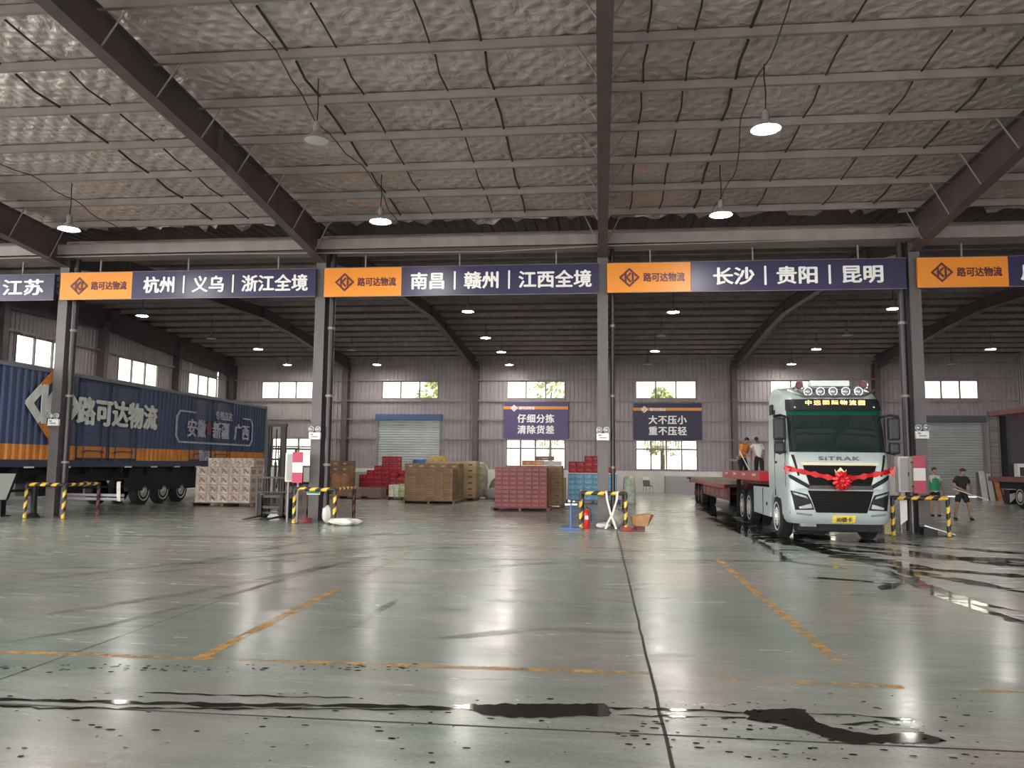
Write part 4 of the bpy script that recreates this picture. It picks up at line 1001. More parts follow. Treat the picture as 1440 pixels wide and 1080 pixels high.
def wrapped(name, c, sx, sy, sz, m, lab, cat, seed):
    R_ = random.Random(seed); bm = bmesh.new(); bmesh.ops.create_cube(bm, size=2); bmesh.ops.subdivide_edges(bm, edges=bm.edges, cuts=9, use_grid_fill=True)
    for v in bm.verts:
        q = v.co; k = .94+.06*sin(q.x*9+q.z*5)*sin(q.z*11+q.y*7)
        r = max(abs(q.x)**5+abs(q.y)**5, 1)**.2
        hx = 1-.12*max(0, q.z)**4
        v.co = Vector((q.x*sx*hx*k/r, q.y*sy*hx*k/r, (q.z*.5+.5)*sz*(1-.06*(q.x**2+q.y**2)*(q.z > .5))))
    for f in bm.faces: f.smooth = True
    me = bpy.data.meshes.new(name); bm.to_mesh(me); bm.free(); me.materials.append(m)
    o = bpy.data.objects.new(name, me); COL.objects.link(o); o.location = c; return tag(o, lab, cat)
wrapped('wrapped_load', (-6.35, 39.45, .13), .85, .7, 1.72, FILM, 'tall load wrapped in shiny stretch film behind the brown cartons', 'wrapped load', 1)
crumple('sack', (-4.75, 37.6, 0), .68, .5, .62, GREYSACK, 'big grey sack on the floor between brown and crimson loads', 'sack', 11, .12)
crumple('sack', (-4.75, 39.3, 0), .6, .55, 1.15, GREYSACK, 'tall grey sack standing behind the big one on the floor', 'sack', 12, .12)
crumple('sack', (-4.3, 37.7, .6), .42, .35, .62, DIRTYW, 'pale sack lying on top of the big grey sack', 'sack', 13, .15)
pallet(-12.6, 40.9, 2.6, 1.4, 'pallet under the stepped red packs')
load('wrapped_pack', 'bright red', [RED, REDP], 'mix', -12.5, 41.0, 2.4, 1.1, .13, 6, 1, 8, 'stepped red load', 'tan side', 'pack', [4, 5, 6, 8, 8, 5], 20, .0015, .24)
load('wrapped_pack', 'scarlet', [RED, REDP], 'mix', -10.75, 40.5, .7, .45, .13, 2, 1, 5, 'low scarlet pile before stepped red', 'red side', 'pack', [5, 4], 21, .0015, .22)
pallet(-14.2, 39.7, 1.6, 1.15, 'pallet under the tan cartons behind the forklift post')
load('carton', 'tan', [BRN, TANP], 'tape', -14.15, 39.75, 1.5, 1.1, .13, 3, 1, 6, 'load behind forklift post', 'post side', hbox=.28, seed=22)
load('carton', 'orange brown', [ORG, BEIGEP], 'mix', -13.15, 38.6, .75, .5, .0, 2, 1, 3, 'small pile behind forklift post', 'post side', hbox=.36, seed=23)
pallet(-12.4, 37.4, 2.15, 1.1, 'low pallet under the single layer of taupe cartons', REDDARK)
load('carton', 'taupe', [TAUPE, BRNP], 'seam', -12.3, 37.45, 1.96, 1.0, .13, 4, 1, 1, 'single layer load', 'forklift post', hbox=.38, seed=24)
pallet(-9.95, 37.0, 1.3, 1.0, 'small pallet under the lime and pale packs', REDDARK)
load('wrapped_pack', 'lime green', [LIME, PALEG], 'mix', -9.35, 37.0, .6, .9, .13, 2, 1, 2, 'small lime load', 'pale packs', 'pack', None, 25, .0015, .3)
load('wrapped_pack', 'pale cream', [PALEG, LIME], 'mix', -9.85, 37.05, .48, .9, .13, 2, 1, 2, 'small lime load', 'taupe side', 'pack', None, 26, .0015, .28)
pallet(-1.5, 35.6, 2.4, 1.4, 'dark blue pallet under the sky blue packs', CAN_DARK, .15)
load('wrapped_pack', 'sky blue', [SKY, SKYP], 'mix', -1.4, 35.7, 2.16, 1.2, .15, 6, 1, 5, 'blue load', 'crimson side', 'pack', None, 27, .0015, .232)
b = MB(); b.box(-1.42, .78, 35.68, 36.92, 1.312, 1.35); tag(b.build('cover_sheet', WHITE), 'white cover board between the blue packs and the red packs', 'board')
load('wrapped_pack', 'glossy red', [RED, REDP], 'mix', -1.38, 35.75, 2.1, .9, 1.35, 6, 1, 4, 'red packs over blue load', 'crimson side', 'pack', [2, 2, 3, 3, 2, 1], 28, .0015, .25)
wrapped('wrapped_bundle', (1.3, 36.1, 0), .28, .4, 1.25, mat('green_white_film', (.42, .46, .38), .4, 0, (6, .3)), 'pale green film wrapped bundle beside the blue load', 'wrapped load', 2)
pallet(-15.6, 29.5, 2.5, 1.4, 'pallet under the printed beige cartons by the container')
load('carton', 'printed beige', [BEIGE, BEIGEP], 'mix', -15.5, 29.6, 2.2, 1.2, .13, 5, 2, 4, 'beige load', 'container wheels', hbox=.342, seed=30)
load('carton', 'printed beige', [BEIGE, BEIGEP], 'mix', -15.05, 29.65, 1.85, 1.1, 1.498, 4, 1, 1, 'top of beige load', 'container wheels', hbox=.34, seed=31)
d = thing('plastic_barrel', 'blue plastic barrel behind the stepped red packs', 'barrel', (-9.75, 43.0, 0))
b = MB(); b.lathe([(0, 0), (.36, 0), (.4, .1), (.42, .6), (.4, 1.2), (.42, 1.6), (.36, 1.9), (0, 1.92)], n=18); b.build('drum', mat('barrel_blue', (.03, .13, .32), .4), d, smooth=True)
b = MB(); b.cyl((.12, 0, 1.92), (.12, 0, 1.97), .05, n=10); b.build('bung_cap', WHITE, d)
load('carton', 'yellow', [mat('yellow_card', (.5, .36, .1), .6, 0, (4, .2), None, .15), ORG], 'mix', -9.4, 44.0, .9, .6, .0, 2, 1, 4, 'pile behind blue barrel', 'barrel side', hbox=.53, seed=33)
d = thing('white_crate', 'long white low crate behind the taupe cartons', 'crate', (-12.9, 42.6, 0))
b = MB(); b.box(-.9, .9, 0, .9, .0, 1.15); b.build('crate_body', WHITE, d, .02)
b = MB(); b.box(-.92, .92, -.02, .92, 1.15, 1.2); b.build('lid', DIRTYW, d)
d = thing('folding_chair', 'small grey chair standing against the pale wainscot', 'chair', (2.95, 50.2, 0), .35)
b = MB(); b.box(-.22, .22, -.2, .2, .43, .47); b.build('seat', FGREY, d)
b = MB(); b.prism([(.18, .47), (.32, .98), (.35, .97), (.22, .46)], -.22, .22, 'x'); b.build('backrest', mat('chair_grey', (.12, .12, .13), .5), d)
b = MB(); b.prism([(.26, .8), (.325, 1.0), (.34, 1.0), (.28, .79)], -.23, .23, 'x'); b.build('headband', WHITE, d)
for s in (-1, 1):
    for q in (-1, 1):
        b = MB(); b.cyl((s*.2, q*.18, .43), (s*.24, q*.26, 0), .014, n=8); b.build('leg', STEEL, d)
d = thing('grey_panel', 'grey metal sheet leaning on the wainscot beside the flatbed', 'panel', (5.0, YW-.13, 0))
b = MB(); b.prism([(-.25, 0), (-.22, 0), (-.01, 1.05), (-.04, 1.05)], -.95, .95, 'x'); b.build('sheet', mat('grey_sheet', (.3, .29, .29), .5, .1), d)
b = MB(); b.prism([(-.27, .02), (-.25, .02), (-.045, 1.04), (-.065, 1.04)], -.97, -.9, 'x'); b.build('edge_strip', STEEL, d)

# ------------------------------------------------------------------ silver tractor unit
TR = thing('truck', 'silver tractor truck with red ribbon, parked beside the striped post barrier', 'truck', (5.4, 18.9, 0), radians(-.8)); TR.scale = (.975, 1, 1)
def lerp_levels(lv, z):
    if z <= lv[0][0]: return lv[0][1:]
    for p, q in zip(lv, lv[1:]):
        if z <= q[0]:
            t = (z-p[0])/(q[0]-p[0]); return tuple(p[i]+(q[i]-p[i])*t for i in range(1, len(p)))
    return lv[-1][1:]
CABL = [(.95, .02, 1.13, .2), (1.3, 0, 1.15, .22), (1.8, .03, 1.15, .22), (2.0, .07, 1.14, .22), (2.5, .2, 1.13, .22), (3.02, .36, 1.12, .22), (3.25, .45, 1.11, .24), (3.42, .62, 1.09, .3), (3.55, .95, 1.06, .35), (3.65, 1.5, 1.02, .4), (3.69, 2.0, .97, .3)]
BUML = [(.42, .1, 1.08, .24), (.5, .02, 1.13, .26), (.62, -.02, 1.15, .26), (.95, -.035, 1.16, .26), (1.2, 0, 1.16, .26), (1.27, .03, 1.15, .24)]
def front(lv, x, z):
    yf, hw, rc = lerp_levels(lv, z); a = min(abs(x), hw); crown = .05*(x/hw)**2
    if a > hw-rc: return yf+crown+rc-sqrt(max(0, rc*rc-(a-hw+rc)**2))
    return yf+crown
def shell(lv, yr, zs, m, name, cap=True):
    b = MB(); rings = []
    for z in zs:
        yf, hw, rc = lerp_levels(lv, z)
        xs = [-hw+rc*(1-cos(i*pi/16)) for i in range(9)]; xs += [(-hw+rc)+(2*(hw-rc))*i/8 for i in range(1, 8)]; xs += [-q for q in xs[8::-1]]
        rings.append([(-hw, yr, z), (-hw, (yr+yf+rc)/2, z)]+[(x, front(lv, x, z), z) for x in xs]+[(hw, (yr+yf+rc)/2, z), (hw, yr, z)])
    n = len(rings[0]); b.add([p for r in rings for p in r], [(i*n+k, i*n+(k+1) % n, (i+1)*n+(k+1) % n, (i+1)*n+k) for i in range(len(rings)-1) for k in range(n)])
    b.add(rings[0], [tuple(range(n))]); b.add(rings[-1], [tuple(range(n))])
    return b.build(name, m, TR, smooth=True)
def patch(poly, off, m, name, lv=None, parent=None, cuts=3, back=.03):
    lv = lv or CABL; bm = bmesh.new()
    f = bm.faces.new([bm.verts.new((x, 0, z)) for x, z in poly]); bmesh.ops.triangulate(bm, faces=[f])
    bmesh.ops.subdivide_edges(bm, edges=bm.edges[:], cuts=cuts, use_grid_fill=True)
    for v in bm.verts: v.co.y = front(lv, v.co.x, v.co.z)-off
    be = [e for e in bm.edges if e.is_boundary]
    g = bmesh.ops.extrude_edge_only(bm, edges=be)
    for v in [q for q in g['geom'] if isinstance(q, bmesh.types.BMVert)]: v.co.y += off+back
    bmesh.ops.recalc_face_normals(bm, faces=bm.faces)
    me = bpy.data.meshes.new(name); bm.to_mesh(me); bm.free()
    c = sum((p.normal.y*p.area for p in me.polygons), 0)
    if c > 0: me.flip_normals()
    me.materials.append(m); o = bpy.data.objects.new(name, me); COL.objects.link(o); o.parent = parent or TR
    return o
def qpatch(c, off, m, name, lv=None, parent=None, nx=32, nz=6, back=.03):
    """Four corners (lower near, lower far, upper far, upper near), mapped as a grid onto the curved front."""
    lv = lv or CABL; v = []
    for j in range(nz+1):
        for i in range(nx+1):
            s_, t = i/nx, j/nz
            x = (c[0][0]*(1-s_)+c[1][0]*s_)*(1-t)+(c[3][0]*(1-s_)+c[2][0]*s_)*t; z = (c[0][1]*(1-s_)+c[1][1]*s_)*(1-t)+(c[3][1]*(1-s_)+c[2][1]*s_)*t
            v.append((x, front(lv, x, z)-off, z))
    n = len(v); v += [(x, y+off+back, z) for x, y, z in v]; W = nx+1
    fs = [(j*W+i, j*W+i+1, (j+1)*W+i+1, (j+1)*W+i) for j in range(nz) for i in range(nx)]
    ring = [i for i in range(W)]+[j*W+nx for j in range(1, nz+1)]+[nz*W+i for i in range(nx-1, -1, -1)]+[j*W for j in range(nz-1, 0, -1)]
    fs += [(a, b_, b_+n, a+n) for a, b_ in zip(ring, ring[1:]+ring[:1])]
    b = MB(); b.add(v[:n]+v[n:], fs); return b.build(name, m, parent or TR, smooth=True)
def mir(poly): return [(-x, z) for x, z in poly][::-1]
cab = shell(CABL, 2.35, [.95, 1.15, 1.3, 1.55, 1.8, 2.0, 2.25, 2.5, 2.75, 3.02, 3.14, 3.25, 3.34, 3.42, 3.49, 3.55, 3.6, 3.65, 3.69], SILVER, 'cab')
bum = shell(BUML, .72, [.42, .5, .56, .62, .8, .95, 1.1, 1.2, 1.27], SILVER, 'bumper')
ws = qpatch([(-1.085, 2.04), (1.085, 2.04), (1.075, 3.02), (-1.075, 3.02)], .012, TGLASS, 'windscreen', nz=10)
qpatch([(-1.07, 2.9), (1.07, 2.9), (1.065, 3.02), (-1.065, 3.02)], .016, TINT, 'tint_band', parent=ws)
for x, t in ((-.55, .35), (.25, .35)):
    b = MB(); pts = []
    for i in range(8): xx = x+i*.09; zz = 2.08+i*.012*t; pts.append((xx, front(CABL, xx, zz)-.04, zz))
    b.tube(pts, .012, 6); b.build('wiper', BLACK, TR)
vis = qpatch([(-1.09, 3.02), (1.09, 3.02), (1.07, 3.28), (-1.07, 3.28)], .1, BLACK, 'sun_visor', back=.02)
text('中远国际物流园', .125, LED, 'lettering', .012, .01, (.02, front(CABL, 0, 3.2)-.115, 3.19), parent=vis, width=1.36, spacing=1.35)
for s in (-1, 1):
    b = MB(); b.ball((s*.9, front(CABL, .9, 3.1)-.1, 3.08), .03, .015, .03, 10); b.build('marker_lamp', LAMPGLASS, vis)
text('SiTRAK', .12, mat('badge_dark', (.035, .037, .04), .4), 'lettering', .05, .012, (0, front(CABL, 0, 1.9)-.012, 1.9), parent=TR, width=.93, spacing=1.2)
DEEP = mat('panel_gap_black', (.01, .01, .01), .5, spec=.2)
for f_ in (lambda p: p, mir): patch(f_([(-1.06, 1.98), (-1.0, 1.98), (-.9, 1.5), (-.94, 1.5)]), .012, DEEP, 'air_slot')
ug = qpatch([(-.68, 1.29), (.68, 1.29), (.82, 1.74), (-.82, 1.74)], .015, GRILLE, 'upper_grille')
GOLD = mat('champagne_chrome', (.33, .28, .18), .4, .8)
patch([(-.86, 1.75), (.86, 1.75), (.9, 1.8), (-.9, 1.8)], .03, GOLD, 'chrome_bar', parent=ug, cuts=3)
b = MB()
for i in range(9):
    z = 1.33+.047*i; w = .69+.13*(z-1.29)/.45
    pts = [(-w+2*w*k/10, front(CABL, -w+2*w*k/10, z)-.022, z) for k in range(11)]; b.tube(pts, .008, 5)
b.build('grille_rib', DEEP, ug)
b = MB(); b.prism([(0, 1.7), (-.09, 1.6), (-.13, 1.66), (-.11, 1.52), (0, 1.47), (.11, 1.52), (.13, 1.66), (.09, 1.6)], -.05, -.02, 'y'); b.build('badge', GOLD, TR)
for f_ in (lambda p: p, mir): patch(f_([(-1.13, 1.5), (-1.1, 1.44), (-.98, 1.36), (-.72, 1.22), (-.68, 1.29), (-.92, 1.43), (-1.1, 1.53)]), .02, DEEP, 'trim_swoosh', cuts=2)
patch([(-.72, 1.2), (.72, 1.2), (.72, 1.265), (-.72, 1.265)], .03, CHROME, 'chrome_bar', BUML, cuts=3)
patch([(-.74, 1.27), (.74, 1.27), (.74, 1.3), (-.74, 1.3)], .03, DEEP, 'trim_line', cuts=3)
lg = qpatch([(-.56, .68), (.56, .68), (.73, 1.17), (-.73, 1.17)], .015, GRILLE, 'lower_grille', BUML)
b = MB()
for i in range(8):
    z = .72+.058*i; w = .56+.15*(z-.68)/.48
    b.tube([(-w+2*w*k/10, front(BUML, -w+2*w*k/10, z)-.02, z) for k in range(11)], .007, 5)
b.build('grille_rib', DEEP, lg)
HL = [(-1.1, 1.17), (-.74, 1.08), (-.67, .95), (-.6, .74), (-1.02, .73), (-.98, .83), (-.84, .9), (-.88, .97), (-1.08, 1.06)]
for f_ in (lambda p: p, mir):
    h = patch(f_(HL), .012, DEEP, 'headlight', BUML, cuts=2)
    patch(f_([(-1.06, 1.13), (-.78, 1.05), (-.74, .99), (-1.04, 1.08)]), .03, LAMPGLASS, 'lens', BUML, h, 2)
    patch(f_([(-.95, .8), (-.68, .88), (-.65, .78), (-.92, .76)]), .03, LAMPGLASS, 'lens', BUML, h, 2)
    patch(f_([(-1.12, .64), (-.66, .6), (-.64, .64), (-1.12, .69)]), .012, mat('bumper_groove', (.12, .15, .15), .4), 'bumper_groove', BUML, cuts=2)
pl = patch([(-.2, .46), (.3, .46), (.3, .62), (-.2, .62)], .04, mat('plate_yellow', (.75, .58, .08), .4), 'number_plate', BUML, cuts=1)
text('汕德卡', .13, DEEP, 'lettering', .02, .01, (.05, front(BUML, .05, .54)-.05, .54), parent=pl, width=.36)
b = MB(); b.box(-.95, .95, .15, .6, .24, .44); b.build('under_guard', CHASSIS, TR, .03)
b = MB(); b.box(-.9, -.55, .05, .2, .36, .43); b.build('tow_step', STEEL, TR)
# roof gear
b = MB(); b.box(-.46, .46, .62, .9, 3.6, 3.74); b.build('roof_panel', mat('pale_roof_panel', (.6, .66, .68), .4), TR, .02)
b = MB(); b.tube([(-1.0, .55, 3.5), (-.85, .42, 3.42), (-.7, .38, 3.35), (.7, .38, 3.35), (.85, .42, 3.42), (1.0, .55, 3.5)], .025, 8); b.tube([(-.9, .6, 3.55), (.9, .6, 3.55)], .02, 8); b.build('lamp_rail', CHROME, TR, smooth=True)
for x in (-.58, -.29, 0, .29, .58):
    b = MB(); b.lathe([(.04, .1), (.1, .04), (.11, -.03), (.1, -.05)], (x, .42, 3.46), 18, axis='y'); rl = b.build('roof_lamp', CHROME, TR, smooth=True)
    b = MB(); b.ball((x, .38, 3.46), .095, .03, .095, 14); b.build('lens', LAMPGLASS, rl, smooth=True)
for s in (-1, 1):
    b = MB(); b.lathe([(.02, .9), (.03, .3), (.05, .12), (.1, .0), (.105, -.01), (.085, .01), (.03, .1), (0, .12)], (s*.74, .5, 3.62), 18, axis='y'); hn = b.build('air_horn', CHROME, TR, smooth=True)
    b = MB(); b.lathe([(.0, .06), (.05, .05), (.078, .012)], (s*.74, .5, 3.62), 16, axis='y'); b.build('horn_mouth', REDDARK, hn)
    b = MB(); b.box(s*.74-.03, s*.74+.03, .9, 1.0, 3.5, 3.62); b.build('horn_bracket', CHROME, hn)
# sides
for s in (-1, 1):
    X_ = s*1.135
    b = MB(); b.prism([(.55, 2.05), (1.45, 2.05), (1.45, 2.92), (.85, 2.92), (.6, 2.5)], X_-.012, X_+.012, 'x'); dw = b.build('side_window', TGLASS, TR)
    b = MB(); b.box(X_+s*.0-.02, X_+.02, .35, .37, 1.0, 2.9); b.box(X_-.02, X_+.02, 1.55, 1.57, 1.0, 3.1); b.build('door_seam', DEEP, TR)
    b = MB(); b.box(X_-.03, X_+.03, 1.3, 1.5, 1.78, 1.84); b.build('door_handle', BLACK, TR)
    b = MB(); b.box(X_-.02, X_+.02, 1.75, 2.1, 3.0, 3.25); b.build('side_vent', DEEP, TR)
    # mirrors
    a = MB(); a.tube([(s*1.08, .45, 2.86), (s*1.25, .3, 2.9), (s*1.42, .22, 2.86)], .03, 8); a.tube([(s*1.1, .35, 2.06), (s*1.3, .25, 2.0), (s*1.36, .22, 2.1)], .025, 8); ma = a.build('mirror_arm', BLACK, TR, smooth=True)
    b = MB(); b.box(s*1.3-.13, s*1.3+.13, .16, .34, 2.32, 2.84); mh = b.build('mirror_housing', mat('mirror_black', (.015, .017, .018), .45, spec=.3), TR, .05)
    b = MB(); b.box(s*1.3-.11, s*1.3+.11, .335, .348, 2.36, 2.8); b.build('mirror_glass', CHROME, mh)
    b = MB(); b.box(s*1.3-.12, s*1.3+.12, .16, .33, 2.0, 2.28); b.build('mirror_housing', MATS['mirror_black'], TR, .06)
    # fender, step, skirt
    b = MB(); pts = []
    for i in range(11): t = pi*i/10; pts.append((1.45-.64*cos(t), .52+.64*sin(t)))
    poly = [(.72, .5)]+pts+[(2.2, .5), (2.2, 1.3), (.72, 1.3)]
    b.prism([(.72, 1.3), (.72, .62)]+[(1.45-.66*cos(pi*i/10), .58+.6*sin(pi*i/10)) for i in range(11)]+[(2.3, .6), (2.3, 1.3)], s*1.12-.03, s*1.12+.03, 'x'); b.build('fender', SILVER, TR)
    b = MB(); b.box(s*1.1-.12 if s > 0 else -1.13, s*1.13 if s > 0 else -.98, 2.35, 4.75, .42, 1.16); sk = b.build('side_skirt', SILVER, TR, .03)
    b = MB(); b.box(s*1.135-.008, s*1.135+.008, 3.3, 3.32, .45, 1.14); b.box(s*1.135-.01, s*1.135+.01, 2.7, 2.85, .7, .78); b.build('panel_mark', DEEP, sk)
    wheel(TR, (s*1.0, 1.45, .5), .5, .3, mat('bright_rim', (.6, .6, .6), .3, .4), s)
    for y in (5.6, 6.85):
        wheel(TR, (s*.98, y, .5), .5, .28, RIM, s); wheel(TR, (s*.66, y, .5), .5, .28, RIM, s)
b = MB(); b.box(-.42, -.34, 1.0, 7.6, .72, .98); b.box(.34, .42, 1.0, 7.6, .72, .98); b.box(-.34, .34, 5.9, 6.5, .75, .95); b.box(-.9, .9, 1.4, 1.5, .45, .55); b.box(-.9, .9, 5.55, 5.65, .45, .55); b.box(-.9, .9, 6.8, 6.9, .45, .55); b.box(-.9, .9, .8, 2.3, .75, .95); b.build('chassis_frame', CHASSIS, TR)
b = MB(); b.box(-.55, .55, .75, 2.7, .26, .72); b.box(-.3, .3, 2.7, 4.2, .35, .72); b.cyl((-.9, 1.45, .45), (.9, 1.45, .45), .09, n=10); b.build('engine_sump', CHASSIS, TR)
b = MB(); b.cyl((0, 6.2, .98), (0, 6.2, 1.08), .45, n=24); b.build('fifth_wheel', CHASSIS, TR)

RB = thing('ribbon', 'red satin ribbon with big bow tied across the truck grille', 'ribbon', (5.4, 18.9, 0), radians(-.8)); RB.scale = (.975, 1, 1)
b = MB(); v = []
for i in range(25):
    t = -1+2*i/24; x = 1.17*t; z = 1.43+(.24 if t < 0 else .2)*abs(t)**1.2; y = front(CABL, x, z)-.1+.03*sin(i*1.7)
    hh = .05+.02*sin(i*2.3)
    v += [(x, y, z-hh), (x, y-.015, z+hh)]
b.add(v, [(2*i, 2*i+2, 2*i+3, 2*i+1) for i in range(24)]); b.build('band', RIBBON, RB, smooth=True)
b = MB()
for k in range(11):
    a = 2*pi*k/11; r = .105; c = Vector((cos(a)*r, -.17, 1.4+sin(a)*r)); u_ = Vector((cos(a), 0, sin(a)))
    pts = [Vector((0, -.15, 1.4)), c+u_*.03+Vector((0, -.05, 0)), c+u_*.08, c+u_*.02+Vector((0, .05, 0)), Vector((0, -.12, 1.4))]
    b.tube(pts, [.03, .045, .042, .042, .03], 7)
b.ball((0, -.2, 1.4), .075, .05, .075); b.build('bow', RIBBON, RB, smooth=True)
b = MB(); b.prism([(-.1, 1.38), (.1, 1.38), (.13, 1.18), (.05, 1.22), (0, 1.17), (-.06, 1.22), (-.13, 1.18)], -.12, -.1, 'y'); b.build('bow_tail', RIBBON, RB)
for s in (-1, 1):
    b = MB(); z = 1.67 if s < 0 else 1.63; b.ball((s*1.17, .13, z), .07, .09, .06); b.prism([(s*1.1, z), (s*1.16, z+.01), (s*1.24, z+.12), (s*1.2, z-.14)], .04, .07, 'y'); b.build('end_knot', RIBBON, RB, smooth=True)

# ------------------------------------------------------------------ flatbed trailer behind the truck
FB = thing('flatbed_trailer', 'low red flatbed trailer coupled behind the silver truck', 'trailer', (5.47, 22.2, 0), radians(-.4))
b = MB(); b.box(-1.2, 1.2, 0.2, 7.0, 1.3, 1.56); b.build('gooseneck_deck', REDPAINT, FB, .02)
b = MB(); b.prism([(.6, 1.3), (6.9, 1.3), (7.3, .7), (6.6, .7), (6.0, 1.12), (.6, 1.2)], -.5, .5, 'x'); b.build('gooseneck_beam', REDDARK, FB)
b = MB(); b.box(-1.2, 1.2, 6.95, 18.2, 1.06, 1.17); b.build('low_deck', mat('grey_red_deck', (.26, .2, .19), .6, 0, (2, .3)), FB)
b = MB(); b.box(-1.19, -1.12, 7.0, 18.0, .92, 1.06); b.box(1.12, 1.19, 7.0, 18.0, .92, 1.06); b.build('edge_rail', REDPAINT, FB)
b = MB(); b.box(-1.05, -.95, 7.0, 14.2, .5, .95); b.box(.95, 1.05, 7.0, 14.2, .5, .95); b.box(-.5, -.35, 7.0, 18, .62, 1.05); b.box(.35, .5, 7.0, 18, .62, 1.05)
for k in range(9): b.box(-1.15, 1.15, 7.4+1.25*k, 7.5+1.25*k, .95, 1.06)
b.build('side_beam', REDDARK, FB)
for k in range(5):
    b = MB(); b.box(-1.065, -1.05, 7.6+1.35*k, 8.6+1.35*k, .6, .86); b.build('side_panel', mat('dusty_red_panel', (.22, .085, .085), .6, 0, (3, .35)), FB)
for k in range(4):
    b = MB(); b.box(-1.206, -1.2, .6+1.7*k, 1.1+1.7*k, 1.44, 1.5); b.build('reflector_strip', mat('pale_reflector', (.5, .4, .42), .3), FB)
for y in (14.3, 15.5, 16.7):
    for s in (-1, 1): wheel(FB, (s*.95, y, .46), .46, .26, RIMRED, s); wheel(FB, (s*.62, y, .46), .46, .26, RIMRED, s)
b = MB(); b.box(-.9, .9, 14.25, 14.35, .4, .5); b.box(-.9, .9, 15.45, 15.55, .4, .5); b.box(-.9, .9, 16.65, 16.75, .4, .5); b.build('axle', CHASSIS, FB)
for s in (-1, 1):
    b = MB(); b.box(s*.75-.06, s*.75+.06, 6.2, 6.35, .15, 1.25); b.box(s*.75-.14, s*.75+.14, 6.12, 6.42, .0, .15); b.build('landing_leg', CHASSIS, FB)
b = MB(); b.box(-1.15, -1.08, 6.85, 6.93, 1.56, 1.95); b.box(-1.15, -.7, 6.85, 6.93, 1.88, 1.95); b.ball((-.66, 6.88, 2.0), .08); b.build('winch_post', STEEL, FB)
b = MB(); b.box(-1.3, -1.2, 17.6, 18.4, 1.08, 1.14); b.box(1.2, 1.3, 17.6, 18.4, 1.08, 1.14); b.box(-1.2, 1.2, 18.2, 18.3, .9, 1.15); b.build('tail_beam', CHASSIS, FB)

# ------------------------------------------------------------------ red open frame trailer at the far side
OT = thing('frame_trailer', 'open maroon frame trailer with lattice end post by the far wall', 'trailer', (18.2, 33.0, 0))
MAR = mat('maroon_frame', (.17, .045, .05), .5, 0, (2, .3)); LAT = mat('lattice_grey', (.14, .12, .125), .5)
b = MB(); b.box(0, 2.5, 0, 7.2, 1.12, 1.34); b.build('bed', REDDARK, OT)
b = MB(); b.box(0, .12, 0, 7.0, 4.15, 4.38); b.build('top_rail', MAR, OT); b = MB(); b.box(2.38, 2.5, 0, 7.0, 4.15, 4.38); b.build('top_rail', MAR, OT)
b = MB(); b.box(0, 2.5, 6.9, 7.0, 4.15, 4.38); b.build('top_rail', MAR, OT)
b = MB(); b.box(.48, .7, 6.75, 6.95, 1.34, 4.15); b.build('corner_post', BLACK, OT); b = MB(); b.box(2.38, 2.5, 6.75, 6.95, 1.34, 4.15); b.build('corner_post', BLACK, OT)
b = MB(); b.box(0, .06, 6.9, 6.96, 1.3, 4.2); b.box(.42, .48, 6.9, 6.96, 1.3, 4.2)
for z in (1.5, 1.95, 2.15, 2.7, 2.9, 3.45, 3.6, 4.0): b.box(.06, .42, 6.9, 6.96, z, z+.06)
b.build('lattice_frame', LAT, OT); b = MB(); b.box(.05, .43, 6.97, 6.99, 1.3, 4.2); b.build('lattice_panel', STEEL, OT)
b = MB(); b.box(.7, 2.38, 6.9, 6.94, 1.34, 4.15); b.build('headboard', mat('dark_headboard', (.07, .055, .06), .6), OT)
b = MB(); b.box(.3, .45, 0, 6.8, .8, 1.12); b.box(2.05, 2.2, 0, 6.8, .8, 1.12); b.build('chassis_beam', CHASSIS, OT)
for y in (3.4, 4.6): wheel(OT, (.25, y, .48), .48, .28, RIM, -1); wheel(OT, (2.25, y, .48), .48, .28, RIM, 1)
d = thing('fan_unit', 'white box unit with dark grille standing on the maroon trailer bed', 'box unit', (19.35, 39.3, 1.346))
b = MB(); b.box(-.33, .33, -.2, .2, 0, .6); b.build('casing', WHITE, d, .02)
b = MB(); b.box(-.26, .26, -.215, -.2, .03, .43); b.build('grille', FGREY, d)
d = thing('white_crate', 'black and white crate under the maroon trailer bed', 'crate', (19.95, 41.3, 0), .2)
b = MB(); b.box(-.5, .6, -.2, .2, .02, .7); b.build('body', BLACK, d)
b = MB(); b.prism([(-.5, .1), (-.2, .35), (.1, .25), (.6, .65), (.1, .62), (-.5, .5)], -.225, -.2, 'y'); b.build('torn_cover', WHITE, d)
for i, (x, w, m, l) in enumerate(((20.3, .28, DIRTYW, 'pale white plank leaning by the grey shutter'), (20.62, .25, mat('grey_plank', (.45, .44, .42), .6), 'grey plank leaning between white and orange planks'), (20.95, .24, ORG, 'orange brown plank leaning among the planks'), (21.3, .3, mat('wood_plank', (.35, .23, .15), .7, 0, (5, .2)), 'wooden plank leaning nearest the maroon trailer wheels'))):
    b = MB(); b.prism([(-.5, 0), (-.44, 0), (.0, 1.55-.1*i), (-.06, 1.55-.1*i)], -w/2, w/2, 'x'); o = tag(b.build('plank', m), l, 'plank'); o.location = (x, 45.6, 0); o.rotation_euler = (0, 0, .1*i-.1)
b = MB(); b.box(20.1, 21.6, 45.72, 45.8, 0, 1.5); tag(b.build('rack_panel', STEEL), 'grey stand panel behind the leaning planks', 'panel')

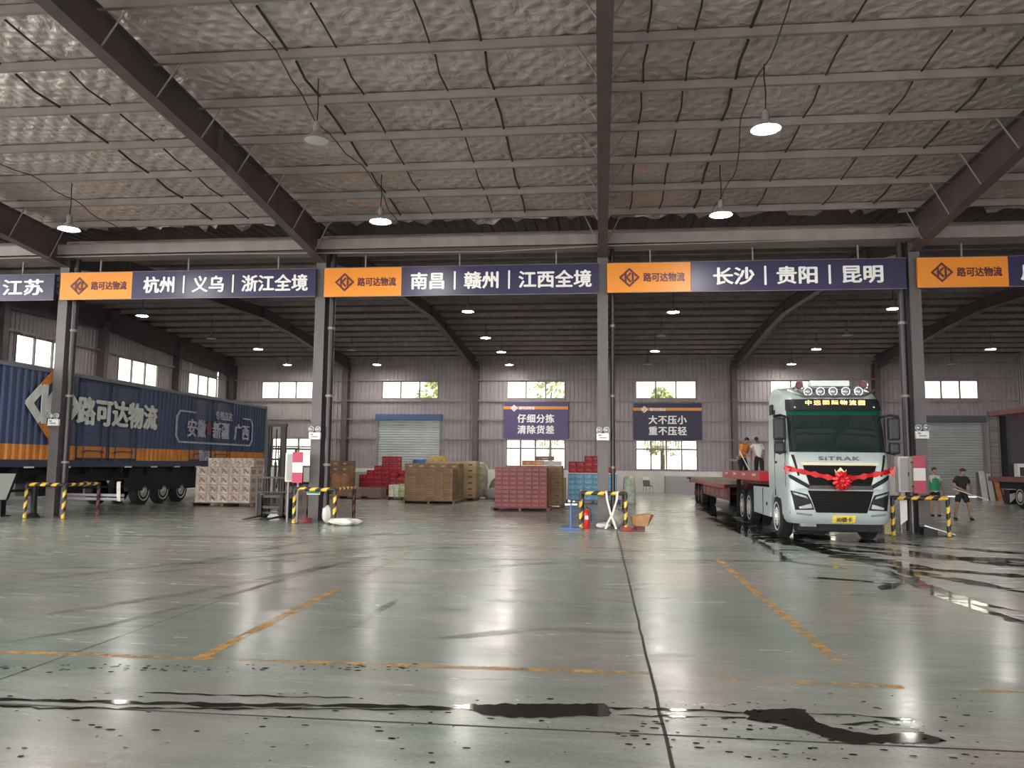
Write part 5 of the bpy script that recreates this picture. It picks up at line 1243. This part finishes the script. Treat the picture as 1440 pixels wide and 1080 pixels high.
# ------------------------------------------------------------------ people
def skin(name, verts, edges, radii, m, parent, lv=2, root=0):
    me = bpy.data.meshes.new(name); me.from_pydata([tuple(v) for v in verts], edges, []); o = bpy.data.objects.new(name, me); COL.objects.link(o)
    o.modifiers.new('s', 'SKIN'); sv = me.skin_vertices[0].data
    for i, r in enumerate(radii):
        sv[i].radius = r if isinstance(r, tuple) else (r, r); sv[i].use_root = (i == root)
    ss = o.modifiers.new('u', 'SUBSURF'); ss.levels = lv; ss.render_levels = lv
    out = bake(o); bpy.data.objects.remove(o); bpy.data.meshes.remove(me)
    for p in out.polygons: p.use_smooth = True
    out.materials.clear(); out.materials.append(m); out.name = name
    q = bpy.data.objects.new(name, out); COL.objects.link(q); q.parent = parent
    return q
def person(label, loc, rotz, P, shirt, shorts, sleeve=.55, hair='short', skinm=SKIN, legm=None, scale=1.0, longpants=False, shoes=BLACK, yoke=None):
    """P: joint positions in metres, facing -y. Keys: pel, chest, neck, head, el/er, wl/wr, kl/kr, al/ar."""
    t = thing('person', label, 'person', loc, rotz); t.scale = (scale,)*3
    V = {k: Vector(v) for k, v in P.items()}
    up = (V['neck']-V['pel']).normalized(); sx = Vector((1, 0, 0))
    V['sl'] = V['neck']-up*.07-sx*.17; V['sr'] = V['neck']-up*.07+sx*.17
    V['hl'] = V['pel']-sx*.09-Vector((0, 0, .05)); V['hr'] = V['pel']+sx*.09-Vector((0, 0, .05))
    hd = (V['head']-V['neck']).normalized(); mid = V['pel'].lerp(V['chest'], .5)
    vs, es, rs = [], [], []
    def av(p, r, par=None):
        vs.append(p); rs.append(r); i = len(vs)-1
        if par is not None: es.append((par, i))
        return i
    pel = av(V['pel'], (.14, .11)); md = av(mid, (.13, .1), pel); ch = av(V['chest'], (.155, .11), md); nk = av(V['neck'], .055, ch)
    h0 = av(V['neck']+hd*.08, .06, nk); fw = Vector((0, -1, 0)); h1 = av(V['head']-hd*.03+fw*.015, (.072, .08), h0); h2 = av(V['head']+hd*.06, (.075, .088), h1); av(V['head']+hd*.12, .05, h2)
    av(V['head']-hd*.025+fw*.115, .012, h1)
    hands = {}
    for s in 'lr':
        sh = av(V['s'+s], .062, ch); e = av(V['e'+s], .043, sh); w = av(V['w'+s], .029, e)
        dr = (V['w'+s]-V['e'+s]).normalized(); pm = av(V['w'+s]+dr*.06, (.034, .026), w); hands[s] = (pm, V['w'+s]+dr*.06, dr)
        hp = av(V['h'+s], .095, pel); k = av(V['k'+s], .06, hp); cf = av(V['k'+s].lerp(V['a'+s], .35)+Vector((0, .015, 0)), .056, k); an = av(V['a'+s], .038, cf); av(V['a'+s]+Vector((0, -.13, -.035)), .036, an)
        pmv = hands[s][1]; side = dr.cross(Vector((0, 1, 0))).normalized() if abs(dr.y) < .8 else Vector((1, 0, 0)); curl = Vector((0, -1, 0)) if abs(dr.y) < .8 else Vector((0, 0, -1))
        for q, ln in ((-1.5, .07), (-.5, .085), (.5, .08), (1.5, .065)):
            base = av(pmv+side*q*.017+dr*.03, .009, pm); kn = av(pmv+side*q*.019+dr*(.03+ln*.5), .0085, base); av(pmv+side*q*.019+dr*(.03+ln*.85)+curl*ln*.4, .007, kn)
        inn = -1 if s == 'l' else 1
        th = av(pmv+curl*.03-dr*.01, .011, pm); av(pmv+curl*.05+dr*.035, .009, th)
    body = skin('body', vs, es, rs, skinm, t)
    # shirt
    vs, es, rs = [], [], []
    p0 = av(V['pel']-up*.12, (.168, .138)); p1 = av(mid, (.16, .125), p0); p2 = av(V['chest'], (.18, .135), p1); av(V['neck']-up*.03, .085, p2)
    for s in 'lr': a = av(V['s'+s], .078, p2); av(V['s'+s].lerp(V['e'+s], sleeve), .068 if sleeve < .9 else .058, a)
    sh = skin('shirt', vs, es, rs, shirt, t)
    if yoke:
        vs, es, rs = [], [], []
        p0 = av(V['pel']-up*.125, (.192, .155)); p1 = av(mid, (.185, .142), p0); p2 = av(V['chest']-up*.0, (.2, .152), p1); av(V['chest']+up*.09, (.15, .12), p2)
        skin('shirt_panel', vs, es, rs, yoke, sh)
    vs, es, rs = [], [], []
    p0 = av(V['pel']+up*.06, (.155, .125)); p1 = av(V['pel']-Vector((0, 0, .02)), (.165, .13), p0)
    for s in 'lr':
        a = av(V['h'+s], .112, p1); k = av(V['h'+s].lerp(V['k'+s], .85), .092, a)
        if longpants: k2 = av(V['k'+s], .08, k); av(V['a'+s]+Vector((0, 0, .03)), .06, k2)
    skin('trousers' if longpants else 'shorts', vs, es, rs, shorts, t)
    for s in 'lr':
        vs, es, rs = [], [], []
        a = av(V['a'+s]+Vector((0, .03, -.03)), .05); c = av(V['a'+s]+Vector((0, -.07, -.045)), .05, a); av(V['a'+s]+Vector((0, -.16, -.055)), .042, c)
        skin('shoe', vs, es, rs, shoes, t)
    c = V['head']
    b = MB(); b.ball(c+hd*.055+Vector((0, .018, 0)), .088, .1, .085, 14)
    if hair == 'cap': b.box(c.x-.07, c.x+.07, c.y-.19, c.y-.05, c.z+.055, c.z+.07)
    hh = b.build('cap' if hair == 'cap' else 'hair', HAIR, t, smooth=True)
    for s in (-1, 1):
        b = MB(); b.ball((c.x+s*.03, c.y-.082, c.z+.0), .011, .008, .008, 8); b.build('eye', BLACK, t)
        b = MB(); b.ball((c.x+s*.083, c.y+.01, c.z-.02), .012, .022, .032, 8); b.build('ear', skinm, t)
    b = MB(); b.box(c.x-.026, c.x+.026, c.y-.092, c.y-.08, c.z-.068, c.z-.06); b.build('mouth', mat('lip', (.25, .09, .08), .5), t)
    return t
STAND = dict(pel=(0, 0, .92), chest=(0, -.01, 1.28), neck=(0, 0, 1.46), head=(0, -.02, 1.6), el=(-.25, .02, 1.13), er=(.25, .02, 1.13), wl=(-.27, -.06, .88), wr=(.27, -.06, .88), kl=(-.11, -.02, .5), kr=(.11, -.02, .5), al=(-.12, .03, .085), ar=(.12, .03, .085))
JG = mat('jersey_green', (.02, .3, .13), .6); JW = mat('jersey_white', (.6, .6, .58), .6); BLK = mat('black_cotton', (.014, .013, .014), .8); VEST = mat('orange_workwear', (.75, .26, .02), .6); WSH = mat('white_shirt', (.62, .62, .6), .7); TAN_S = mat('tanned_skin', (.32, .18, .125), .5)
person('person in green and white jersey and black shorts by the truck post barrier', (11.85, 30.2, 0), .05, STAND, JW, BLK, .6, 'short', SKIN, yoke=JG)
PB = dict(STAND, pel=(0, .02, .9), chest=(.0, -.03, 1.26), neck=(0, -.04, 1.45), head=(.02, -.08, 1.58), kl=(-.17, -.02, .5), kr=(.19, -.05, .49), al=(-.2, .1, .09), ar=(.27, .0, .085), el=(-.27, .0, 1.14), wl=(-.05, -.25, .98), er=(.29, -.02, 1.14), wr=(.19, -.26, .93))
person('person in black cap, shirt and shorts walking with a white pole', (11.95, 28.3, 0), .08, PB, BLK, BLK, .75, 'cap', TAN_S)
b = MB(); b.cyl((11.57, 27.97, 1.03), (12.62, 27.93, .68), .018, n=8); tag(b.build('pole', WHITE), 'white pole held across the body by the person in black', 'pole')
PO = dict(STAND, pel=(0, .05, .88), chest=(.02, -.12, 1.2), neck=(.03, -.17, 1.36), head=(.04, -.22, 1.49), el=(-.22, -.25, 1.08), wl=(-.12, -.42, .95), er=(.24, -.25, 1.06), wr=(.08, -.42, .82), kl=(-.12, -.06, .48), kr=(.14, -.03, .48))
person('person in orange workwear bending with a pole on the red flatbed', (5.2, 30.2, 1.2), .5, PO, VEST, BLK, .9, 'short', TAN_S, scale=.96, longpants=True)
b = MB(); b.cyl((5.02, 29.75, 2.25), (5.5, 29.65, 1.25), .02, n=8); tag(b.build('pole', WHITE), 'white pole held by the person in orange on the flatbed', 'pole')
PW = dict(STAND, chest=(-.03, -.02, 1.26), neck=(-.05, -.03, 1.44), head=(-.07, -.06, 1.57), el=(-.33, -.12, 1.2), wl=(-.42, -.25, 1.02), er=(.2, .05, 1.12), wr=(.2, -.05, .9))
person('person in white shirt reaching out on the red flatbed behind the cab', (5.75, 30.0, 1.2), -.3, PW, WSH, BLK, .7, 'short', TAN_S, scale=.92, longpants=True)
